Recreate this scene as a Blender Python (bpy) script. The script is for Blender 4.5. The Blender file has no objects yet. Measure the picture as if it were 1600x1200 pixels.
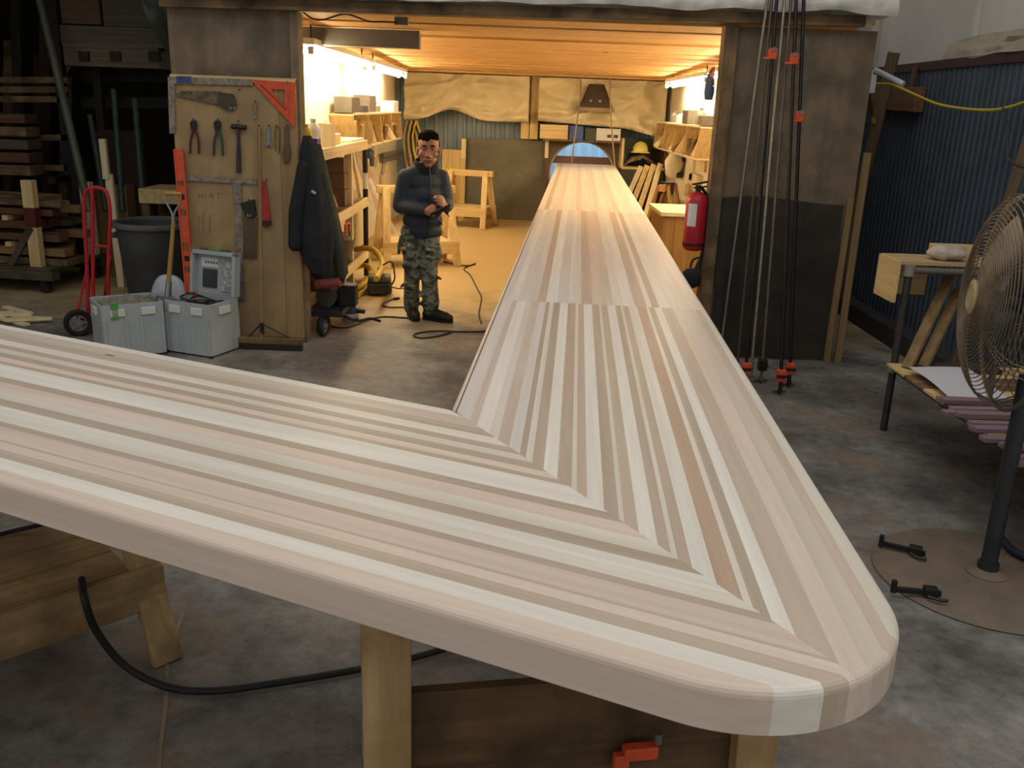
import bpy, bmesh, math, random
from mathutils import Vector, Matrix, Euler, noise

# ------------------------------------------------------------------ camera, world, lights
SC = bpy.context.scene
COL = SC.collection
random.seed(7)
FPX = 1418.0
ROLL = math.atan(0.0373)
PITCH = math.atan(432 * math.cos(ROLL) / FPX)
CAM_LOC = Vector((0, 0, 1.85))
_fw = Vector((0, math.cos(PITCH), -math.sin(PITCH)))
_r0 = Vector((1, 0, 0))
_u0 = _r0.cross(_fw)
CR = _r0 * math.cos(ROLL) + _u0 * math.sin(ROLL)
CU = _u0 * math.cos(ROLL) - _r0 * math.sin(ROLL)
cam = bpy.data.cameras.new('camera')
cam.sensor_width = 36
cam.lens = FPX / 1600 * 36
cam.clip_end = 100
cam_o = bpy.data.objects.new('camera', cam)
COL.objects.link(cam_o)
_m = Matrix((CR, CU, -_fw)).transposed().to_4x4()
_m.translation = CAM_LOC
cam_o.matrix_world = _m
SC.camera = cam_o

w = bpy.data.worlds.new('hall_light')
SC.world = w
w.use_nodes = True
bg = w.node_tree.nodes['Background']
bg.inputs[0].default_value = (1.0, 0.96, 0.91, 1)
bg.inputs[1].default_value = 0.52

def area_light(name, loc, size, power, col, target):
    l = bpy.data.lights.new(name, 'AREA')
    l.shape = 'RECTANGLE'
    l.size, l.size_y = size
    l.energy = power
    l.color = col
    o = bpy.data.objects.new(name, l)
    COL.objects.link(o)
    o.location = loc
    o.rotation_euler = (Vector(target) - Vector(loc)).to_track_quat('-Z', 'Y').to_euler()
    return o
area_light('hall_skylight', (0.6, 2.6, 5.6), (5.0, 4.0), 85, (1.0, 0.97, 0.93), (0.6, 3.0, 0))
area_light('yard_daylight', (1.0, 16.6, 3.2), (3.0, 0.8), 190, (0.80, 0.90, 1.0), (1.0, 17.0, 0.8))

vs = SC.view_settings
vs.view_transform = 'Standard'
vs.look = 'None'
vs.exposure = 0.0
vs.gamma = 1
vs.use_curve_mapping = False

# ------------------------------------------------------------------ picture measurements -> world points
def ray(x, y):
    return _fw + CR * ((x - 800) / FPX) - CU * ((y - 600) / FPX)
def PY(x, y, Y):
    d = ray(x, y); return CAM_LOC + d * (Y / d.y)
def PZ(x, y, z):
    d = ray(x, y); return CAM_LOC + d * ((z - CAM_LOC.z) / d.z)
def PX(x, y, X):
    d = ray(x, y); return CAM_LOC + d * (X / d.x)

# ------------------------------------------------------------------ materials
def lin(h):
    h = h.lstrip('#')
    c = [int(h[i:i + 2], 16) / 255 for i in (0, 2, 4)]
    return tuple(v / 12.92 if v <= 0.04045 else ((v + 0.055) / 1.055) ** 2.4 for v in c) + (1,)

MATS = {}
def _nodes(name):
    m = bpy.data.materials.new(name)
    m.use_nodes = True
    nt = m.node_tree
    return m, nt, nt.nodes['Principled BSDF'], nt.nodes.new, nt.links.new

def pm(name, col, rough=0.6, metal=0.0, var=0.25, scale=6.0, col2=None, bump=0.0, spec=0.4, trans=0, emit=None, es=0, alpha=1, detail=4):
    if name in MATS: return MATS[name]
    m, nt, b, N, L = _nodes(name)
    c1 = lin(col)
    c2 = lin(col2) if col2 else tuple(v * (1 - var) for v in c1[:3]) + (1,)
    tc = N('ShaderNodeTexCoord')
    nz = N('ShaderNodeTexNoise')
    nz.inputs['Scale'].default_value = scale
    nz.inputs['Detail'].default_value = detail
    nz.inputs['Roughness'].default_value = 0.62
    L(tc.outputs['Object'], nz.inputs['Vector'])
    rp = N('ShaderNodeValToRGB')
    rp.color_ramp.elements[0].position = 0.34
    rp.color_ramp.elements[1].position = 0.66
    rp.color_ramp.elements[0].color = c2
    rp.color_ramp.elements[1].color = c1
    L(nz.outputs['Fac'], rp.inputs['Fac'])
    L(rp.outputs['Color'], b.inputs['Base Color'])
    b.inputs['Roughness'].default_value = rough
    b.inputs['Metallic'].default_value = metal
    b.inputs['Specular IOR Level'].default_value = spec
    if trans: b.inputs['Transmission Weight'].default_value = trans
    if alpha < 1: b.inputs['Alpha'].default_value = alpha
    if emit:
        b.inputs['Emission Color'].default_value = lin(emit)
        b.inputs['Emission Strength'].default_value = es
    if bump:
        bp = N('ShaderNodeBump'); bp.inputs['Strength'].default_value = bump; bp.inputs['Distance'].default_value = 0.02
        L(nz.outputs['Fac'], bp.inputs['Height']); L(bp.outputs['Normal'], b.inputs['Normal'])
    MATS[name] = m
    return m

def wood(name, light, dark, rough=0.55, knots=0.0, obj_color=False, dens=1.0, spec=0.35, dirt=None):
    """three versions of one timber, grain along x, y or z; build() picks by the longest side"""
    if name in MATS: return MATS[name]
    out = []
    for ax in range(3):
        m, nt, b, N, L = _nodes(name + '_' + 'xyz'[ax])
        tc = N('ShaderNodeTexCoord'); oi = N('ShaderNodeObjectInfo')
        mul = N('ShaderNodeVectorMath'); mul.operation = 'MULTIPLY'
        s = [22.0 * dens] * 3; s[ax] = 0.9 * dens
        mul.inputs[1].default_value = s
        addv = N('ShaderNodeVectorMath'); addv.operation = 'ADD'
        sc = N('ShaderNodeMath'); sc.operation = 'MULTIPLY'; sc.inputs[1].default_value = 57.0
        L(oi.outputs['Random'], sc.inputs[0])
        L(tc.outputs['Object'], mul.inputs[0]); L(mul.outputs[0], addv.inputs[0]); L(sc.outputs[0], addv.inputs[1])
        nz = N('ShaderNodeTexNoise'); nz.inputs['Scale'].default_value = 1.0; nz.inputs['Detail'].default_value = 5
        nz.inputs['Roughness'].default_value = 0.6; nz.inputs['Distortion'].default_value = 0.6
        L(addv.outputs[0], nz.inputs['Vector'])
        rp = N('ShaderNodeValToRGB')
        rp.color_ramp.elements[0].position = 0.3; rp.color_ramp.elements[1].position = 0.68
        L(nz.outputs['Fac'], rp.inputs['Fac'])
        if obj_color:
            rp.color_ramp.elements[0].color = (0.84, 0.82, 0.80, 1); rp.color_ramp.elements[1].color = (1, 1, 1, 1)
            mx = N('ShaderNodeMix'); mx.data_type = 'RGBA'; mx.blend_type = 'MULTIPLY'; mx.inputs[0].default_value = 1
            L(oi.outputs['Color'], mx.inputs[6]); L(rp.outputs['Color'], mx.inputs[7]); outc = mx.outputs[2]
        else:
            rp.color_ramp.elements[0].color = lin(dark); rp.color_ramp.elements[1].color = lin(light)
            outc = rp.outputs['Color']
        # slow change along the board, so no two pieces look alike
        if knots > 0:
            m2 = N('ShaderNodeVectorMath'); m2.operation = 'MULTIPLY'
            s2 = [9.0] * 3; s2[ax] = 2.2; m2.inputs[1].default_value = s2
            a2 = N('ShaderNodeVectorMath'); a2.operation = 'ADD'
            L(tc.outputs['Object'], m2.inputs[0]); L(m2.outputs[0], a2.inputs[0]); L(sc.outputs[0], a2.inputs[1])
            vo = N('ShaderNodeTexVoronoi'); vo.inputs['Scale'].default_value = 0.55
            L(a2.outputs[0], vo.inputs['Vector'])
            kr = N('ShaderNodeValToRGB'); kr.color_ramp.elements[0].position = 0.02; kr.color_ramp.elements[1].position = 0.02 + knots
            kr.color_ramp.elements[0].color = (0.28, 0.2, 0.15, 1); kr.color_ramp.elements[1].color = (1, 1, 1, 1)
            L(vo.outputs['Distance'], kr.inputs['Fac'])
            mk = N('ShaderNodeMix'); mk.data_type = 'RGBA'; mk.blend_type = 'MULTIPLY'; mk.inputs[0].default_value = 1
            L(outc, mk.inputs[6]); L(kr.outputs['Color'], mk.inputs[7]); outc = mk.outputs[2]
        if dirt:
            dn = N('ShaderNodeTexNoise'); dn.inputs['Scale'].default_value = 5; dn.inputs['Detail'].default_value = 6
            L(tc.outputs['Object'], dn.inputs['Vector'])
            dr = N('ShaderNodeValToRGB'); dr.color_ramp.elements[0].position = 0.4; dr.color_ramp.elements[1].position = 0.68
            L(dn.outputs['Fac'], dr.inputs['Fac'])
            md = N('ShaderNodeMix'); md.data_type = 'RGBA'
            md.inputs[7].default_value = lin(dirt)
            L(dr.outputs['Color'], md.inputs[0]); L(outc, md.inputs[6]); outc = md.outputs[2]
        L(outc, b.inputs['Base Color'])
        b.inputs['Roughness'].default_value = rough
        b.inputs['Specular IOR Level'].default_value = spec
        out.append(m)
    MATS[name] = out
    return out

# ------------------------------------------------------------------ mesh building
class MB:
    def __init__(s): s.v = []; s.f = []
    def add(s, vs_, fs):
        o = len(s.v); s.v += [Vector(p) for p in vs_]; s.f += [tuple(i + o for i in f) for f in fs]; return s
    def box(s, lo, hi, M=None):
        x0, y0, z0 = lo; x1, y1, z1 = hi
        vs_ = [Vector(p) for p in ((x0,y0,z0),(x1,y0,z0),(x1,y1,z0),(x0,y1,z0),(x0,y0,z1),(x1,y0,z1),(x1,y1,z1),(x0,y1,z1))]
        if M is not None: vs_ = [M @ p for p in vs_]
        return s.add(vs_, [(0,3,2,1),(4,5,6,7),(0,1,5,4),(1,2,6,5),(2,3,7,6),(3,0,4,7)])
    def cbox(s, c, size, rot=(0, 0, 0)):
        M = Matrix.Translation(c) @ Euler(rot).to_matrix().to_4x4()
        h = Vector(size) / 2
        return s.box(-h, h, M)
    def beam(s, p0, p1, wd, ht, up=(0, 0, 1)):
        p0, p1, up = Vector(p0), Vector(p1), Vector(up)
        d = (p1 - p0).normalized(); a = d.cross(up)
        if a.length < 1e-4: a = d.cross(Vector((1, 0, 0)))
        a.normalize(); b = a.cross(d).normalized()
        a = a * wd / 2; b = b * ht / 2
        return s.add([p0-a-b, p0+a-b, p0+a+b, p0-a+b, p1-a-b, p1+a-b, p1+a+b, p1-a+b],
                     [(0,1,2,3),(7,6,5,4),(4,5,1,0),(5,6,2,1),(6,7,3,2),(7,4,0,3)])
    def tube(s, pts, r, n=8, closed=False):
        pts = [Vector(p) for p in pts]; k = len(pts)
        rs = r if isinstance(r, (list, tuple)) else [r] * k
        o = len(s.v); prev = None
        for i, p in enumerate(pts):
            if closed: d = pts[(i + 1) % k] - pts[i - 1]
            else: d = pts[min(i + 1, k - 1)] - pts[max(i - 1, 0)]
            d.normalize()
            if prev is None:
                a = d.orthogonal().normalized()
            else:
                a = prev - d * prev.dot(d)
                a = a.normalized() if a.length > 1e-6 else d.orthogonal().normalized()
            prev = a; b = d.cross(a)
            for j in range(n):
                t = 2 * math.pi * j / n
                s.v.append(p + (a * math.cos(t) + b * math.sin(t)) * rs[i])
        m = k if closed else k - 1
        for i in range(m):
            i2 = (i + 1) % k
            for j in range(n):
                j2 = (j + 1) % n
                s.f.append((o + i*n + j, o + i*n + j2, o + i2*n + j2, o + i2*n + j))
        if not closed:
            s.f.append(tuple(o + j for j in reversed(range(n))))
            s.f.append(tuple(o + (k-1)*n + j for j in range(n)))
        return s
    def cyl(s, p0, p1, r0, r1=None, n=16):
        return s.tube([p0, p1], [r0, r0 if r1 is None else r1], n)
    def lathe(s, prof, n=24, M=None, cap=True):
        o = len(s.v)
        for r, z in prof:
            for j in range(n):
                t = 2 * math.pi * j / n
                p = Vector((r * math.cos(t), r * math.sin(t), z))
                s.v.append(M @ p if M is not None else p)
        k = len(prof)
        for i in range(k - 1):
            for j in range(n):
                j2 = (j + 1) % n
                s.f.append((o+i*n+j, o+i*n+j2, o+(i+1)*n+j2, o+(i+1)*n+j))
        if cap:
            s.f.append(tuple(o + j for j in reversed(range(n))))
            s.f.append(tuple(o + (k-1)*n + j for j in range(n)))
        return s
    def ell(s, c, r, M=None, nu=14, nv=9):
        c = Vector(c); o = len(s.v)
        R = M if M is not None else Matrix.Identity(3)
        r = Vector((r, r, r)) if isinstance(r, (int, float)) else Vector(r)
        s.v.append(c + R @ Vector((0, 0, -r.z)))
        for i in range(1, nv):
            ph = -math.pi/2 + math.pi * i / nv
            for j in range(nu):
                t = 2*math.pi*j/nu
                s.v.append(c + R @ Vector((r.x*math.cos(ph)*math.cos(t), r.y*math.cos(ph)*math.sin(t), r.z*math.sin(ph))))
        s.v.append(c + R @ Vector((0, 0, r.z)))
        top = len(s.v) - 1
        for j in range(nu):
            j2 = (j+1) % nu
            s.f.append((o, o+1+j2, o+1+j))
            s.f.append((top, top-nu+j, top-nu+j2))
            for i in range(nv-2):
                s.f.append((o+1+i*nu+j, o+1+i*nu+j2, o+1+(i+1)*nu+j2, o+1+(i+1)*nu+j))
        return s
    def limb(s, pts, rs, n=12):
        for i, p in enumerate(pts):
            s.ell(p, rs[i], nu=n, nv=8)
            if i: s.cyl(pts[i-1], p, rs[i-1], rs[i], n)
        return s
    def prism(s, poly, z0, z1, M=None):
        n = len(poly); vs_ = [Vector((p[0], p[1], z0)) for p in poly] + [Vector((p[0], p[1], z1)) for p in poly]
        if M is not None: vs_ = [M @ p for p in vs_]
        return s.add(vs_, [tuple(reversed(range(n))), tuple(range(n, 2*n))] + [(i, (i+1) % n, (i+1) % n + n, i+n) for i in range(n)])
    def sheet(s, fn, nu, nv, th=0.004):
        """a sheet with thickness from fn(u, v) -> point"""
        o = len(s.v)
        P = [[Vector(fn(i/nu, j/nv)) for j in range(nv+1)] for i in range(nu+1)]
        def nrm(i, j):
            a = P[min(i+1, nu)][j] - P[max(i-1, 0)][j]; b = P[i][min(j+1, nv)] - P[i][max(j-1, 0)]
            c = a.cross(b); return c.normalized() if c.length > 1e-9 else Vector((0, 0, 1))
        for side in (0, 1):
            for i in range(nu+1):
                for j in range(nv+1):
                    s.v.append(P[i][j] + nrm(i, j) * (th if side else 0))
        W_ = nv + 1; S_ = (nu+1) * W_
        for i in range(nu):
            for j in range(nv):
                a, b, c, d = o+i*W_+j, o+(i+1)*W_+j, o+(i+1)*W_+j+1, o+i*W_+j+1
                s.f.append((d, c, b, a)); s.f.append((a+S_, b+S_, c+S_, d+S_))
        for i in range(nu):
            for j in (0, nv):
                a, b = o+i*W_+j, o+(i+1)*W_+j
                s.f.append((a, b, b+S_, a+S_) if j == 0 else (b, a, a+S_, b+S_))
        for j in range(nv):
            for i in (0, nu):
                a, b = o+i*W_+j, o+i*W_+j+1
                s.f.append((b, a, a+S_, b+S_) if i == 0 else (a, b, b+S_, a+S_))
        return s
    def build(s, name, mat, parent=None, smooth=False, bevel=0.0, loc=None, rec=True):
        vs_ = s.v
        off = Vector((0, 0, 0))
        if parent is None and loc is None:
            xs = [p.x for p in vs_]; ys = [p.y for p in vs_]; zs = [p.z for p in vs_]
            off = Vector(((min(xs)+max(xs))/2, (min(ys)+max(ys))/2, min(zs)))
        elif loc is not None: off = Vector(loc)
        me = bpy.data.meshes.new(name)
        me.from_pydata([tuple(p - off) for p in vs_], [], s.f)
        if rec:
            bm = bmesh.new(); bm.from_mesh(me)
            bmesh.ops.recalc_face_normals(bm, faces=bm.faces); bm.to_mesh(me); bm.free()
        if isinstance(mat, list):
            d = [max(p[a] for p in vs_) - min(p[a] for p in vs_) for a in range(3)]
            mat = mat[d.index(max(d))]
        me.materials.append(mat)
        o = bpy.data.objects.new(name, me)
        COL.objects.link(o)
        if parent is not None: o.parent = parent
        o.location = off
        if smooth:
            me.polygons.foreach_set('use_smooth', [True] * len(me.polygons))
            try: me.set_sharp_from_angle(angle=math.radians(42))
            except Exception: pass
        if bevel:
            bv = o.modifiers.new('bevel', 'BEVEL'); bv.width = bevel; bv.segments = 2; bv.limit_method = 'ANGLE'
        return o

def tag(o, label=None, cat=None, group=None, kind=None):
    if label: o['label'] = label
    if cat: o['category'] = cat
    if group: o['group'] = group
    if kind: o['kind'] = kind
    return o
def thing(name, label, cat, loc=(0, 0, 0), rz=0.0, group=None):
    o = bpy.data.objects.new(name, None); COL.objects.link(o)
    o.empty_display_size = 0.1
    o.location = loc; o.rotation_euler = (0, 0, rz)
    return tag(o, label, cat, group)
def struct(o, label=None):
    o['kind'] = 'structure'
    if label: o['label'] = label
    return o
def copy_tree(o, parent=None):
    c = o.copy(); COL.objects.link(c); c.parent = parent
    for ch in list(o.children): copy_tree(ch, c)
    return c
ORD = ['first', 'second', 'third', 'fourth', 'fifth', 'sixth', 'seventh', 'eighth', 'ninth', 'tenth', 'eleventh', 'twelfth', 'thirteenth', 'fourteenth']
def nz3(x, y, z): return noise.noise(Vector((x, y, z)))
def smooth_path(pts, k=6):
    """Catmull-Rom through the given points"""
    P = [Vector(p) for p in pts]; P = [P[0]*2 - P[1]] + P + [P[-1]*2 - P[-2]]
    out = []
    for i in range(1, len(P)-2):
        for t in range(k):
            t /= k
            a, b, c, d = P[i-1], P[i], P[i+1], P[i+2]
            out.append(0.5*((2*b) + (c-a)*t + (2*a-5*b+4*c-d)*t*t + (3*b-a-3*c+d)*t**3))
    out.append(P[-2]); return out

# ------------------------------------------------------------------ shared materials
PLY = wood('plywood', '#b59a72', '#9c815b', 0.7, dens=0.5, dirt='#8a7050')
PLYD = wood('dirty_plywood', '#84735c', '#6f604c', 0.75, dens=0.4, dirt='#5e5444')
PINE = wood('pine', '#d8c08c', '#b99a62', 0.6)
PINE2 = wood('pale_pine', '#e6d8b4', '#cfba8c', 0.6)
OLDW = wood('old_timber', '#8c7350', '#5e4930', 0.75, dirt='#43372a')
DARKW = wood('dark_timber', '#4a3a2a', '#30261c', 0.8)
CEILW = wood('ceiling_board', '#d3a566', '#b98a4c', 0.6, knots=0.03)
STEEL = pm('dull_steel', '#8f8c86', 0.45, 0.8, 0.3, 12)
DSTEEL = pm('dark_steel', '#3c3b39', 0.5, 0.7, 0.4, 10)
BLACK = pm('black_rubber', '#1d1d1e', 0.6, 0, 0.3, 10)
ORANGE = pm('orange_paint', '#d8562e', 0.5, 0, 0.2, 20)
RED = pm('red_paint', '#b3222a', 0.4, 0, 0.2, 12)
WHITE = pm('white_plastic', '#d8d8d2', 0.5, 0, 0.12, 8)
CREAM = pm('cream_wall', '#ddd3ba', 0.8, 0, 0.12, 2.5)
YELLOW = pm('yellow_plastic', '#c9b32a', 0.5, 0, 0.2, 9)

# ------------------------------------------------------------------ the setting
# floor: concrete with stains; sawdust lies thick inside the back room
def floor_material():
    m, nt, b, N, L = _nodes('concrete_floor')
    tc = N('ShaderNodeTexCoord')
    n1 = N('ShaderNodeTexNoise'); n1.inputs['Scale'].default_value = 1.9; n1.inputs['Detail'].default_value = 8; n1.inputs['Roughness'].default_value = 0.66
    n2 = N('ShaderNodeTexNoise'); n2.inputs['Scale'].default_value = 14; n2.inputs['Detail'].default_value = 12; n2.inputs['Roughness'].default_value = 0.7
    n3 = N('ShaderNodeTexNoise'); n3.inputs['Scale'].default_value = 1.3; n3.inputs['Detail'].default_value = 9; n3.inputs['Roughness'].default_value = 0.68
    for n in (n1, n2, n3): L(tc.outputs['Object'], n.inputs['Vector'])
    r1 = N('ShaderNodeValToRGB'); e = r1.color_ramp.elements
    e[0].position = 0.36; e[0].color = lin('#595755'); e[1].position = 0.66; e[1].color = lin('#979590')
    L(n1.outputs['Fac'], r1.inputs['Fac'])
    r2 = N('ShaderNodeValToRGB'); e = r2.color_ramp.elements
    e[0].position = 0.3; e[0].color = (0.46, 0.46, 0.46, 1); e[1].position = 0.68; e[1].color = (1.14, 1.11, 1.06, 1)
    L(n2.outputs['Fac'], r2.inputs['Fac'])
    mx = N('ShaderNodeMix'); mx.data_type = 'RGBA'; mx.blend_type = 'MULTIPLY'; mx.inputs[0].default_value = 0.85
    L(r1.outputs['Color'], mx.inputs[6]); L(r2.outputs['Color'], mx.inputs[7])
    # brown dust patches
    r3 = N('ShaderNodeValToRGB'); e = r3.color_ramp.elements
    e[0].position = 0.52; e[0].color = (0, 0, 0, 1); e[1].position = 0.62; e[1].color = (0.6, 0.6, 0.6, 1)
    L(n3.outputs['Fac'], r3.inputs['Fac'])
    md = N('ShaderNodeMix'); md.data_type = 'RGBA'; md.inputs[7].default_value = lin('#85705a')
    L(r3.outputs['Color'], md.inputs[0]); L(mx.outputs[2], md.inputs[6])
    # sawdust
    sx = N('ShaderNodeSeparateXYZ'); L(tc.outputs['Object'], sx.inputs[0])
    a = N('ShaderNodeMath'); a.operation = 'MULTIPLY_ADD'; a.inputs[1].default_value = 2.6; 
    L(n1.outputs['Fac'], a.inputs[0]); L(sx.outputs['Y'], a.inputs[2])
    mr = N('ShaderNodeMapRange'); mr.inputs[1].default_value = 8.6; mr.inputs[2].default_value = 10.6
    L(a.outputs[0], mr.inputs[0])
    ms = N('ShaderNodeMix'); ms.data_type = 'RGBA'; ms.inputs[7].default_value = lin('#c0a874')
    L(mr.outputs[0], ms.inputs[0]); L(md.outputs[2], ms.inputs[6])
    L(ms.outputs[2], b.inputs['Base Color'])
    b.inputs['Roughness'].default_value = 0.62
    bp = N('ShaderNodeBump'); bp.inputs['Strength'].default_value = 0.12; bp.inputs['Distance'].default_value = 0.02
    L(n2.outputs['Fac'], bp.inputs['Height']); L(bp.outputs['Normal'], b.inputs['Normal'])
    return m
mb = MB().box((-7.5, -3, -0.12), (3.6, 17.2, 0))
FLOOR = struct(mb.build('floor', floor_material(), loc=(0, 0, 0)), 'stained grey concrete workshop floor dusted with sawdust')

# back room: ceiling of boards running across, side walls, back wall
CEI = struct(MB().box((-2.15, 7.12, 2.52), (2.55, 15.95, 2.56)).build('ceiling', PINE, loc=(0, 0, 0)), 'low ceiling of orange pine boards')
nb = 15
for i in range(nb):
    y0 = 7.14 + (15.8 - 7.14) * i / nb; y1 = 7.14 + (15.8 - 7.14) * (i + 1) / nb - 0.012
    zt = 2.47 - 0.12 * (i / nb)
    dz = random.uniform(-0.008, 0.008)
    MB().box((-2.1, y0, zt + dz), (2.48, y1, 2.52)).build('board', CEILW, CEI)
struct(MB().box((-2.2, 7.1, 0), (-2.1, 15.9, 2.52)).build('wall_left_inner', CREAM, loc=(0, 0, 0)), 'cream side wall of the back room behind the shelf rack')
struct(MB().box((2.42, 7.1, 0), (2.52, 15.9, 2.52)).build('wall_right_inner', CREAM, loc=(0, 0, 0)), 'cream side wall of the back room with bins')

def corrugated(name, mat, p0, p1, z0, z1, nrm, pitch=0.12, depth=0.025, label=None):
    p0, p1, nrm = Vector(p0), Vector(p1), Vector(nrm)
    Ln = (p1 - p0).length; d = (p1 - p0) / Ln
    pr = []; x = 0.0
    while x < Ln:
        for fx, fz in ((0, 0), (0.55, 0), (0.65, 1), (0.9, 1)):
            if x + fx*pitch < Ln: pr.append((x + fx*pitch, fz*depth))
        x += pitch
    pr.append((Ln, 0))
    m_ = MB(); o = []
    for t, h in pr:
        q = p0 + d*t + nrm*h
        o.append((Vector((q.x, q.y, z0)), Vector((q.x, q.y, z1))))
    vs_ = [p for a in o for p in a]
    m_.add(vs_, [(2*i, 2*i+2, 2*i+3, 2*i+1) for i in range(len(o)-1)])
    ob = m_.build(name, mat, loc=(0, 0, 0), rec=False)
    so = ob.modifiers.new('thick', 'SOLIDIFY'); so.thickness = 0.01; so.offset = 0
    return struct(ob, label)
BLUEM = pm('blue_steel_sheet', '#46525f', 0.55, 0.0, 0.3, 3, bump=0.0)
GREYM = pm('blue_grey_sheet', '#7d8a92', 0.55, 0.0, 0.2, 3)
corrugated('wall_back', GREYM, (-2.2, 15.9, 0), (0.44, 15.9, 0), 0, 2.6, (0, -1, 0), 0.16, 0.03, 'blue-grey ribbed metal back wall behind the tarps')
corrugated('wall_back', GREYM, (0.44, 15.9, 0), (1.68, 15.9, 0), 1.35, 2.6, (0, -1, 0), 0.16, 0.03, 'blue-grey ribbed metal back wall over the round opening')
corrugated('wall_back', GREYM, (1.68, 15.9, 0), (2.6, 15.9, 0), 0, 2.6, (0, -1, 0), 0.16, 0.03, 'blue-grey ribbed metal back wall right of the round opening')
corrugated('wall_yard', pm('bright_blue_sheet', '#a2c2da', 0.5, 0, 0.1, 3), (-1.5, 17.0, 0), (4.0, 17.0, 0), 0, 4, (0, -1, 0), 0.2, 0.03, 'bright blue metal wall outside the round opening')

# back wall lower panels: grey-green painted sheets, with a round-topped opening behind the bar end
GG = pm('grey_green_paint', '#6e6b5a', 0.75, 0, 0.3, 2.2)
BP = struct(MB().box((-0.95, 15.78, 0), (0.42, 15.84, 1.34)).build('wall_panel', GG, loc=(0, 0, 0)), 'grey-green painted low panel on the back wall')
def arch_panel():
    # panel with a circular hole, as a ring of quads
    cx, cz, R_ = 1.04, 0.80, 0.545
    x0, x1, z0, z1 = 0.42, 1.70, 0.0, 1.36
    m_ = MB(); n = 48; inn = []; out = []
    for i in range(n):
        t = 2*math.pi*i/n; c, s_ = math.cos(t), math.sin(t)
        inn.append((cx + R_*c, cz + R_*s_))
        k = min((x1-cx)/c if c > 1e-6 else (x0-cx)/c if c < -1e-6 else 9, (z1-cz)/s_ if s_ > 1e-6 else (z0-cz)/s_ if s_ < -1e-6 else 9)
        out.append((cx + k*c, cz + k*s_))
    vs_ = [Vector((p[0], y, p[1])) for y in (15.72, 15.76) for ring in (inn, out) for p in ring]
    fs = []
    for i in range(n):
        j = (i+1) % n
        fs += [(i, j, n+j, n+i), (2*n+i, 3*n+i, 3*n+j, 2*n+j), (i, 2*n+i, 2*n+j, j), (n+i, n+j, 3*n+j, 3*n+i)]
    m_.add(vs_, fs)
    return m_, (cx, cz, R_)
am, (acx, acz, aR) = arch_panel()
AP = struct(am.build('wall_arch', pm('brown_panel', '#6b5546', 0.7, 0, 0.2, 4), loc=(0, 0, 0)), 'brown panel with a round opening behind the bar end')
MB().tube([(acx + aR*math.cos(t*math.pi/24), 15.715, acz + aR*math.sin(t*math.pi/24)) for t in range(49)], 0.014, 6).build('arch_rim', pm('rim_pale', '#a79a86', 0.6), AP, smooth=True)
MB().box((0.45, 15.79, 0.98), (1.66, 15.83, 1.10)).build('cross_rail', pm('brown_rail', '#6d4f45', 0.7), AP)

# posts on the back wall
for i, x in enumerate((PY(822, 160, 15.7).x, PY(836, 160, 15.7).x)):
    struct(MB().box((x - 0.07, 15.66 - 0.03*i, 1.36), (x + 0.065, 15.75, 2.36)).build('trim_%d' % (i + 5), PINE, bevel=0.004), 'pine stud in the middle of the back wall')

# partition wall with the wide opening
YP = 7.05
PL = struct(MB().box((-2.6, YP, 0), (-1.70, YP + 0.07, 2.46)).build('wall_front_left', PLYD, loc=(0, 0, 0)), 'dusty brown plywood partition left of the opening')
PR = struct(MB().box((1.53, YP, 0), (2.55, YP + 0.05, 2.47)).build('wall_front_right', PLYD, loc=(0, 0, 0)), 'stained plywood partition right of the opening')
struct(MB().box((-1.70, YP - 0.06, 0), (-1.64, YP + 0.10, 2.46)).build('trim_1', PLYD, bevel=0.004), 'worn wooden jamb on the left of the opening')
struct(MB().box((1.44, YP - 0.06, 0), (1.535, YP + 0.09, 2.47)).build('trim_2', OLDW, bevel=0.004), 'worn wooden jamb on the right of the opening')
struct(MB().beam((-2.62, YP - 0.07, 2.487), (2.42, YP - 0.07, 2.527), 0.05, 0.075).build('trim_3', OLDW, bevel=0.004), 'long wooden header board over the opening')
# dark stained lower sheet on the right partition
DS = pm('dark_stained_sheet', '#3a342a', 0.6, 0, 0.35, 3.5, col2='#26241f')
def dsheet(u, v):
    return (1.54 + 0.95*u + 0.02*math.sin(v*5), YP - 0.012 - 0.012*math.sin(u*7 + v*4)**2 - 0.02*nz3(u*3, v*4, 1.3)**2, 0.02 + v*(1.23 + 0.02*math.sin(u*5)))
MB().sheet(dsheet, 24, 24, 0.004).build('cover_sheet', DS, PR, smooth=True)

# clear plastic sheeting bundled along the top of the header
PLASTIC = pm('milky_plastic', '#cfccc4', 0.35, 0, 0.25, 9, spec=0.5)
def roll(u, v):
    x = -2.75 + 5.35*u
    t = v*math.pi*1.35 - 0.5
    r = 0.085 + 0.03*nz3(x*2.1, v*3, 0.5) + 0.02*nz3(x*7, v*6, 3.1)
    return (x, YP - 0.10 - r*math.cos(t), 2.60 + 0.008*x + r*1.15*math.sin(t) + 0.02*nz3(x*3, 1, 2))
tag(MB().sheet(roll, 170, 18, 0.003).build('plastic_sheeting', PLASTIC, smooth=True), 'bundle of milky plastic sheeting lying along the top of the header board', 'plastic sheet')

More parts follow.
